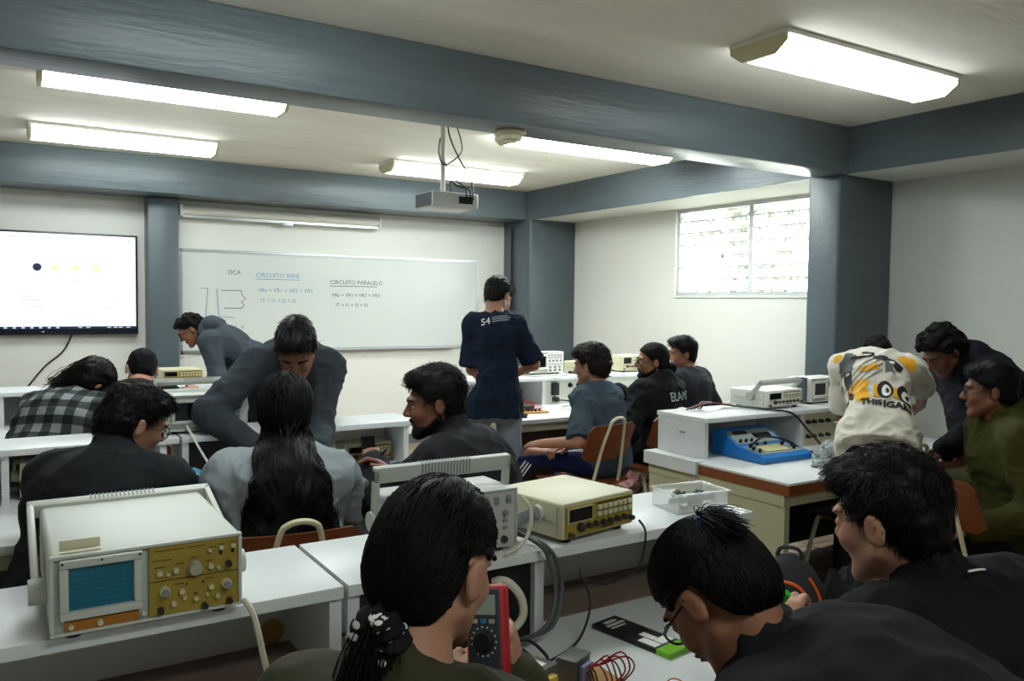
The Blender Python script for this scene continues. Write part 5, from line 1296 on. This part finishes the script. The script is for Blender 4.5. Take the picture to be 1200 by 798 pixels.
if on(5):
    P[5] = D5 = person('young woman with long black hair and loose grey sweatshirt, seen from behind', (0.823, 2.772, 1.120), -20, hy=2, hp=16, hr=0, lean=18, skin='light', sw=.94, girth=1.1, shoulder_up=-.03,
        hands=((0.840, 3.216, 0.804), (1.119, 2.983, 0.819)), top=dict(kind='jacket', name='sweatshirt', mat=cloth('grey_marl', '#868d91', .95), loose=.036, collar=.0, wr=.013), eyes=False,
        hair=dict(style='long', vol=.010, rough=.0015, seed=6))
    H = D5['H']; loc = D5['loc']; Hr, Hf, Hu = D5['hb']; rng = np.random.default_rng(2); me = D5['hair'].data
    V0 = np.array([v.co[:] for v in me.vertices])+loc; hb_ = BVHTree.FromPolygons([tuple(v) for v in V0], [tuple(p.vertices) for p in me.polygons]); paths = []
    hcn = H(0, 0, 0)
    locks = [(rng.uniform(-.10, .10), rng.random()*6, .33+.11*rng.random(), .018+.022*rng.random(), rng.uniform(9, 16), .006+.045*rng.random()) for _ in range(64)]
    bf = nrm(A(Hf[0], Hf[1], 0))
    for _ in range(5200):
        p = V0[rng.integers(len(V0))]; l = (p-hcn); lx, lz = l@Hr, l@Hu
        if lz < -.03: continue
        k = min(range(64), key=lambda i: abs(locks[i][0]-lx*1.25)+.03*rng.random()); ex, ph, lng, am, fq, lay = locks[k]
        ex = ex*1.15+.035+rng.normal()*.007; lng = lng-.55*abs(ex-.03)+.03*rng.normal()*.4; lay = lay+.006*rng.random(); q = []
        tgt_hd = hcn-Hf*.07+Hr*np.clip(lx*1.15, -.088, .088)+Hu*(-.085); lastx = None; l0 = .001+.006*rng.random()
        for u in np.linspace(0, 1, 24):
            if u < .3:
                w = u/.3; x = p*(1-w)+tgt_hd*w; c, n, _, _ = hb_.find_nearest(Vector(x)); x = np.array(c)+np.array(n)*l0*(u > 0); lastx = x
            else:
                w = (u-.3)/.7
                x = lastx+Hr*(ex-(lastx-hcn)@Hr)*w**.8+A(0, 0, -1)*lng*w-Hf*.03*min(1, 4*w)
                x = x+(Hr*math.sin(w*fq+ph)+bf*.4*math.cos(w*fq+ph))*am*min(1, w*1.6)
            h5 = D5['bvh'].ray_cast(Vector(x-bf*.5), Vector(bf))
            if h5[0] is not None and (x-np.array(h5[0]))@bf > -lay and x[2] < hcn[2]-.03: x = np.array(h5[0])-bf*lay
            q.append(x)
        paths.append(q)
    v, q = ribbons(np.array(paths), .0013, .0008); link('long_hair', newmesh('long_hair', v-loc, q, M_HAIR), D5['hair'])
if on(6):
    P[6] = D6 = person('man in slate sweater bending over the second bench, facing the camera', (1.091, 3.510, 1.288), 172, hy=-14, hp=46, hr=0, lean=56, mode='stand', skin='brown', s=1.08, sw=.92, eyes=False,
        hands=((1.127, 3.335, 0.878), (0.912, 3.435, 0.874)), elb=((.25, .6, .3), (-.9, .3, .2)), top=dict(kind='jacket', name='sweater', mat=cloth('slate', '#333a40', .92), loose=.018, collar=.012, wr=.009), pz=.97,
        hair=dict(style='short', vol=.002, top=.012, rough=.004, seed=5, strands=1800, spike=.5))
    c = D6['chs']; V, F = poly([(-.03, -.02), (.03, -.02), (.03, .03), (.02, .02), (-.02, .02), (-.03, .03)]); V2, F2 = blob(0, .002, .008, .008)
    o_ = c+D6['Rs']*.085+D6['Tu']*.02
    decal(D6, V, F, o_, -D6['Rs'], D6['Tu'], D6['Tf'], m_whitep, 'chest_emblem'); decal(D6, V2, F2, o_, -D6['Rs'], D6['Tu'], D6['Tf'], m_dark, 'chest_emblem', .0045)
if on(7):
    P[7] = person('bearded man in dark jacket in profile, writing at the second left bench', (1.304, 2.589, 1.142), 40, hy=24, hp=8, hr=0, lean=24, skin='brown', sw=1.08, girth=1.1, beard=.6,
        hands=((1.171, 2.837, 0.902), (1.197, 2.701, 0.876)), elb=((-.6, .3, -.8), (.5, -.5, -.6)), curl=(.9, .5),
        top=dict(kind='jacket', name='jacket', mat=cloth('dark_jacket', '#17181b', .85), loose=.026, collar=.05, wr=.007), hair=dict(style='short', vol=.006, top=.012, rough=.0035, seed=9, strands=2600, fringe=.004, spike=.6))
    t = empty('pen', (1.166, 2.817, 0.909), 0, 'pale pen in the hand of the bearded man', 'pen', rot=(R(40), R(35), 0)); MB().cone((0, 0, -.06), (0, 0, .07), .0045, n=8).cone((0, 0, -.072), (0, 0, -.06), .001, .0045, 8).build('barrel', m_whitep, t); MB().cone((0, 0, .03), (0, 0, .075), .0055, n=8).build('pen_cap', m_dark, t)
if on(8):
    P[8] = D8 = person('long haired student in grey plaid shirt leaning at the rear left bench', (0.423, 4.908, 1.051), -42, hy=-20, hp=38, hr=10, lean=42, skin='light', sw=1.15, girth=1.1, eyes=False,
        hands=None, top=dict(kind='jacket', name='plaid_shirt', mat=plaid(), loose=.028, collar=.01, wr=.008, h=.01), hair=dict(style='long', vol=.014, rough=.004, seed=7, strands=0))
    H = D8['H']; loc = D8['loc']; Hr, Hf, Hu = D8['hb']; rng = np.random.default_rng(4); me = D8['hair'].data; V0 = np.array([v.co[:] for v in me.vertices])+loc; paths = []
    for _ in range(1100):
        p = V0[rng.integers(len(V0))]; e = H(-.06+.035*rng.normal(), -.085+.03*rng.normal(), -.085+.03*rng.normal())+A(-.03, 0, -.03); q = []
        for u in np.linspace(0, 1, 10):
            x = p*(1-u)+e*u+(p-H(0, -.02, .02))*.6*u*(1-u)+rng.normal(size=3)*.003; q.append(x)
        paths.append(q)
    v, q = ribbons(np.array(paths), .002, .0012); link('long_hair', newmesh('long_hair', v-loc, q, M_HAIRB), D8['hair'])
if on(9):
    P[9] = person('short haired student in black shirt at the rear left bench', (0.671, 4.991, 1.096), -25, hy=30, hp=32, hr=8, lean=42, skin='light', eyes=False,
        hands=(None, (0.982, 5.142, 0.931)), top=dict(kind='tee', name='shirt', mat=cloth('black_tee', '#131417', .9), loose=.02, frac=.95), hair=dict(style='short', vol=.0, rough=.003, seed=3))
if on(10):
    P[10] = person('person in grey hooded top bending over behind the rear left bench', (1.218, 6.490, 1.272), 62, hy=14, hp=38, hr=0, lean=58, mode='stand', skin='tan', s=.98, hands=((1.261, 6.354, 0.794), (1.382, 6.183, 0.780)), glasses=True,
        elb=((.2, -.5, -.4), (.4, -.4, -.6)), top=dict(kind='hoodie', name='hooded_top', mat=cloth('grey_hoodie', '#3a4249', .92), loose=.026, hood=1.35), hair=dict(style='curly', vol=.004, rough=.003, seed=13))
if on(11):
    P[11] = D11 = person('standing person in navy t-shirt and grey trousers beside the rear right bench', (2.611, 4.332, 1.539), -28, hy=-38, hp=28, hr=0, lean=6, mode='stand', skin='light', s=.96, sw=.78, girth=.92, hands=((2.595, 4.550, 1.031), (2.747, 4.420, 1.030)),
        elb=((-.5, -.6, -.7), (.5, -.6, -.6)), top=dict(kind='tee', name='t_shirt', mat=cloth('navy', '#101c2e', .9), loose=.018, sleeve=.018, frac=.92, hem=.10, wr=.009), legs=cloth('grey_jeans', '#7c8794', .9), hair=dict(style='short', vol=.006, rough=.004, seed=2, strands=900, low=.012))
    o_ = D11['chs']+D11['Tu']*.085-D11['Rs']*.085
    nd = -D11['Tf']; ux = D11['Rs']*.96+D11['Tu']*.18; uy = D11['Tu']
    V, F = text_mesh('S4', .062); decal(D11, V, F, o_, ux, uy, nd, m_whitep, 'printed_lettering')
    for k, l in ((0, .11), (1, .12), (2, .1)):
        V, F = poly([(.068, .008+.013*k), (.068+l, .008+.013*k), (.068+l, .015+.013*k), (.068, .015+.013*k)]); decal(D11, V, F, o_, ux, uy, nd, mat('faded_print', '#8a93a0', .8), 'printed_lettering')
if on(12):
    P[12] = D12 = person('bushy haired student in grey blue shirt and striped blue trousers', (3.087, 4.011, 1.119), 20, hy=8, hp=8, hr=0, lean=10, skin='light', eyes=False,
        hands=((2.709, 3.987, 0.666), (2.879, 3.997, 0.640)), elb=((-.6, .1, -.7), (.8, .3, -.6)), legs=cloth('royal_trousers', '#1b2550', .85), feet=((2.526, 4.254, 0.220), None),
        top=dict(kind='tee', name='t_shirt', mat=cloth('grey_blue', '#3d4a56', .9), loose=.022, sleeve=.02, frac=.98, wr=.008), hair=dict(style='puffy', vol=.016, top=.006, rough=.005, seed=19, strands=2200, mat_=M_HAIRB))
    lo12 = D12['loc']; tv = [tuple(A(v.co[:])+lo12) for v in D12['trousers'].data.vertices]; tb = BVHTree.FromPolygons(tv, [tuple(p.vertices) for p in D12['trousers'].data.polygons])
    for h_, kn, an in D12['legs']:
        for k in (-1, 0, 1):
            q = []
            for (p0_, p1_, n_) in ((h_, kn, 10), (kn, an, 8)):
                ax = nrm(p1_-p0_); out = A(.25, -.75, .75); out = nrm(out-ax*(ax@out)); sd = np.cross(ax, out)
                for u in np.linspace(.12, .95, n_):
                    c_ = p0_+(p1_-p0_)*u+sd*.02*k; h5 = tb.ray_cast(Vector(c_+out*.3), Vector(-out))
                    if h5[0] is not None: q.append(tuple(np.array(h5[0])+out*.001-lo12))
            if len(q) > 3: MB().tube(q, .005, 6).build('side_stripe', m_whitep, D12['trousers'])['label'] = 'white side stripe'
if on(13):
    P[13] = D13 = person('bearded man with glasses and tied hair in black hooded top', (3.679, 4.112, 1.122), 14, hy=44, hp=2, hr=-4, lean=6, skin='tan', beard=1.2, glasses=True, sw=1.1, girth=1.1, hands=((3.234, 4.062, 0.502), (3.474, 4.230, 0.921)), elb=((-.3, -.7, -.4), (.6, -.5, -.6)),
        top=dict(kind='hoodie', name='hooded_top', mat=cloth('black_hoodie', '#0f1013', .9), loose=.034, hood=.8, wr=.008), hair=dict(style='bun', vol=.004, rough=.002, seed=14))
    V, F = text_mesh('BLAMED', .085, 'CENTER'); o_ = D13['chs']+D13['Tu']*.005+D13['Rs']*.06; decal(D13, V, F, o_, D13['Rs']*.9, D13['Tu'], -D13['Tf'], mat('print_pale', '#a9b6b8', .8), 'printed_lettering')
if on(14):
    P[14] = person('boy in dark grey t-shirt at the far end of the rear right bench', (4.136, 4.300, 1.152), 10, hy=48, hp=6, hr=-6, lean=8, skin='tan', s=.95, eyes=False, hands=None, top=dict(kind='tee', name='t_shirt', mat=cloth('dark_grey', '#2b2d33', .9), loose=.03, frac=.98), hair=dict(style='short', vol=.004, top=.012, rough=.004, seed=16, strands=900, fringe=.015))
if on(15):
    P[15] = D15 = person('person in cream printed t-shirt bending over the right bench', (3.809, 2.560, 1.230), -54, hy=0, hp=66, hr=0, lean=46, neckf=42, mode='stand', skin='brown', eyes=False, s=.96, sw=.95, girth=.88, hands=((3.794, 2.719, 0.775), (4.579, 2.724, 0.780)), elb=((-.6, -.5, .1), (.6, -.5, .1)), curl=(.25, .25), hdir=((.1, .6, -.45), (.2, .6, -.4)),
        top=dict(kind='tee', name='t_shirt', mat=cloth('cream_tee', '#cdc8ba', .9), loose=.014, sleeve=.022, frac=.82, hem=.09, wr=.011), hair=dict(style='curly', vol=.004, rough=.004, seed=11))
    m_y = mat('yellow_print', '#e0a21c', .8); m_k = mat('black_print', '#1a1a1c', .8); m_g = mat('grey_print', '#565758', .8)
    o_ = D15['chs']-D15['Tu']*.10; ux = D15['Rs']; uy = D15['Tu']; nd = -D15['Tf']
    def d15(vf, m, off=.003): decal(D15, vf[0], vf[1], o_, ux, uy, nd, m, 'printed_graphic', off)
    for c in ((.13, .15, .042, .03, -.4), (-.035, .065, .045, .018, .1), (-.09, -.03, .05, .035, .5), (-.07, -.085, .03, .05, .3), (-.18, .17, .02, .02, 0)): d15(blob(*c[:4], rot=c[4], rag=.15, seed=3), m_y)
    d15(poly([(-.02, -.1), (.20, -.1), (.17, -.035), (-.02, -.03)]), m_y, .0028); d15(poly([(.165, -.1), (.215, -.11), (.19, -.055)]), m_k, .0036)
    d15(blob(-.135, .13, .035, .06, rot=-.2, rag=.2, seed=1), m_g, .0035); d15(poly([(-.15, .1), (-.12, .1), (-.105, -.09), (-.145, -.095)]), m_k, .0034)
    def line(pts, w, m, off=.004):
        P_ = [Vector((x, y, 0)) for x, y in pts]; P_ = catmull(P_, 5); V = []; F = []
        for i, p in enumerate(P_):
            t_ = (P_[min(i+1, len(P_)-1)]-P_[max(i-1, 0)]).normalized(); n_ = Vector((-t_.y, t_.x, 0))*w; V += [tuple(p+n_), tuple(p-n_)]
        F = [(2*i, 2*i+1, 2*i+3, 2*i+2) for i in range(len(P_)-1)]; d15((V, F), m, off)
    line([(-.12, .15), (-.08, .14), (-.04, .145), (-.02, .165), (-.04, .18), (-.07, .172)], .006, m_k)
    for k in range(4): line([(-.12, -.07+.035*k), (-.05, .0+.035*k), (.02, .055+.03*k)], .0025, m_g)
    d15(blob(.03, .12, .05, .022, rot=-.35, rag=.25, seed=6), m_k); d15(blob(.085, .085, .022, .022, rag=.1, seed=2), m_k); d15(blob(.06, .1, .012, .01), m_whitep, .005); d15(poly([(.03, .11), (.05, .115), (.075, .03), (.055, .05), (.03, .04)]), m_g, .0038)
    for x in (.03, .115): d15(blob(x, -.06, .036, .05), m_k, .004); d15(blob(x+.004, -.066, .02, .032), m_whitep, .005); d15(blob(x+.008, -.068, .008, .014), m_k, .006)
    V, F = text_mesh('THIS', .044, bold=.0022); decal(D15, [(v[0]-.075, v[1]-.15, 0) for v in V], F, o_, ux, uy, nd, m_k, 'printed_lettering', .0042)
    V, F = text_mesh('IGAM', .05, bold=.0026); decal(D15, [(v[0]+.02, v[1]-.158, 0) for v in V], F, o_, ux, uy, nd, m_k, 'printed_lettering', .0042)
if on(16):
    P[16] = person('curly haired person in navy jacket stooping between the cream t-shirt and the olive top', (4.197, 2.438, 1.268), 66, hy=6, hp=40, hr=0, lean=50, mode='stand', skin='dark', eyes=False, s=1.0, sw=1.08, girth=1.1, hands=((3.957, 2.280, 0.790), (4.082, 2.249, 0.819)), elb=((-.2, -.5, -.4), (.3, -.6, -.5)),
        top=dict(kind='hoodie', name='jacket', mat=cloth('dark_navy', '#0b0d17', .8), loose=.034, collar=.04, wr=.009, hood=1.15), hair=dict(style='curly', vol=.022, rough=.004, seed=23, top=.008))
if on(17):
    P[17] = person('man with glasses in olive hooded top sitting at the right edge', (3.659, 1.905, 1.139), 46, hy=-14, hp=4, hr=0, lean=12, skin='brown', glasses=True, sw=1.18, girth=1.2, hands=(None, None),
        top=dict(kind='hoodie', name='hooded_top', mat=cloth('olive_hoodie', '#3a3914', .92), loose=.036, hood=1.15, wr=.009), hair=dict(style='short', vol=.003, rough=.003, seed=17, top=.008, strands=1200))

# multimeter held by the woman with the ponytail, with its red probe
t = empty('multimeter', (0.665, 1.125, 0.960), 0, 'grey multimeter with red rim held by the woman with the ponytail', 'multimeter')
up_ = nrm(A(.10, .25, .95)); fr_ = nrm(A(-.85, -.5, .25)); fr_ = nrm(fr_-up_*(fr_@up_)); rt_ = np.cross(fr_, up_)*-1
rt_ = np.cross(up_, fr_)
t.matrix_world = Matrix(((rt_[0], fr_[0], up_[0], t.location[0]), (rt_[1], fr_[1], up_[1], t.location[1]), (rt_[2], fr_[2], up_[2], t.location[2]), (0, 0, 0, 1))) @ Matrix.Scale(.86, 4)
m_rr = mat('red_rubber', '#a8202a', .5); m_mg = mat('meter_grey', '#3a3f44', .5)
MB().box(-.041, .041, -.018, .014, -.092, .092, .01, 3).build('red_rim', m_rr, t); MB().box(-.034, .034, .004, .0165, -.085, .085, .004).build('face', m_mg, t)
bx('display', mat('lcd_screen', '#9fb0a4', .2), -.026, .026, .016, .0175, .038, .074, t)
MB().lathe([(.001, 0), (.02, 0), (.02, -.004), (.017, -.009), (.001, -.009)], 24, 'y', (0, .0165, -.01)).build('dial', m_dark, t)
mb = MB()
for a_ in range(0, 360, 24): mb.box(.026*math.cos(R(a_))-.0015, .026*math.cos(R(a_))+.0015, .016, .0172, -.01+.026*math.sin(R(a_))-.0015, -.01+.026*math.sin(R(a_))+.0015)
mb.build('dial_marks', m_whitep, t)
for x in (-.022, -.007, .008, .023): MB().cone((x, .016, -.068), (x, .019, -.068), .006, .006, 12).build('socket', m_red if x > 0 else m_dark, t)
for x in (-.018, 0, .018): MB().box(x-.006, x+.006, .016, .019, .022, .03, .001).build('push_button', mat('blue_button', '#2f7fb0', .4) if x == 0 else m_knob, t)
p0 = np.array(t.matrix_world @ Vector((.008, .02, -.068)))
t2 = empty('test_probe', p0, 0, 'red test lead plugged in the multimeter', 'test lead')
MB().tube([(0, 0, 0), tuple(fr_*.02+A(.005, .0, -.004)), tuple(fr_*.035+A(.035, .015, -.03))], .0075, 8, smooth=3).build('plug', m_rr, t2)
MB().tube([tuple(fr_*.034+A(.034, .014, -.029)), tuple(fr_*.04+A(.07, .03, -.075)), tuple(fr_*.04+A(.085, .05, -.14)), (.08, .10, H_TABLE-p0[2]+.004), (.12, .16, H_TABLE-p0[2]+.003)], .0035, 6, smooth=5).build('lead', m_rr, t2)
t = empty('marker_pen', (1.329, 1.095, 0.895), 0, 'green capped marker in the fingers of the student with a blue hair tie', 'pen', rot=(R(35), R(10), 0)); MB().cone((0, 0, -.09), (0, 0, .0), .0075, n=10).build('barrel', m_whitep, t); MB().cone((0, 0, -.005), (0, 0, .035), .0088, n=12).build('pen_cap', mat('bright_green', '#2fae2a', .4), t)
# ================================================================ LIGHT, SKY, CAMERA
w = bpy.data.worlds.new('World'); SC.world = w; w.use_nodes = True
N = w.node_tree.nodes; L = w.node_tree.links; bg = N['Background']
bg.inputs[0].default_value = (.93, .97, 1.0, 1); bg.inputs[1].default_value = SKY
cam = bpy.data.cameras.new('camera'); co = bpy.data.objects.new('camera', cam); COL.objects.link(co); SC.camera = co
cam.sensor_width = 36; cam.lens = 958.25/1200*36; cam.clip_start = .05
F = A(0.5303953, 0.8464903, -0.0462066); U2 = A(0.0150512, 0.0450936, 0.9988694); R2 = A(0.8476168, -0.5304911, 0.0111767)
co.matrix_world = Matrix(((R2[0], U2[0], -F[0], 0), (R2[1], U2[1], -F[1], 0), (R2[2], U2[2], -F[2], 1.5), (0, 0, 0, 1)))
SC.view_settings.view_transform = 'Standard'; SC.view_settings.look = 'None'; SC.view_settings.gamma = 1; SC.view_settings.use_curve_mapping = False
SC.view_settings.exposure = EXPO
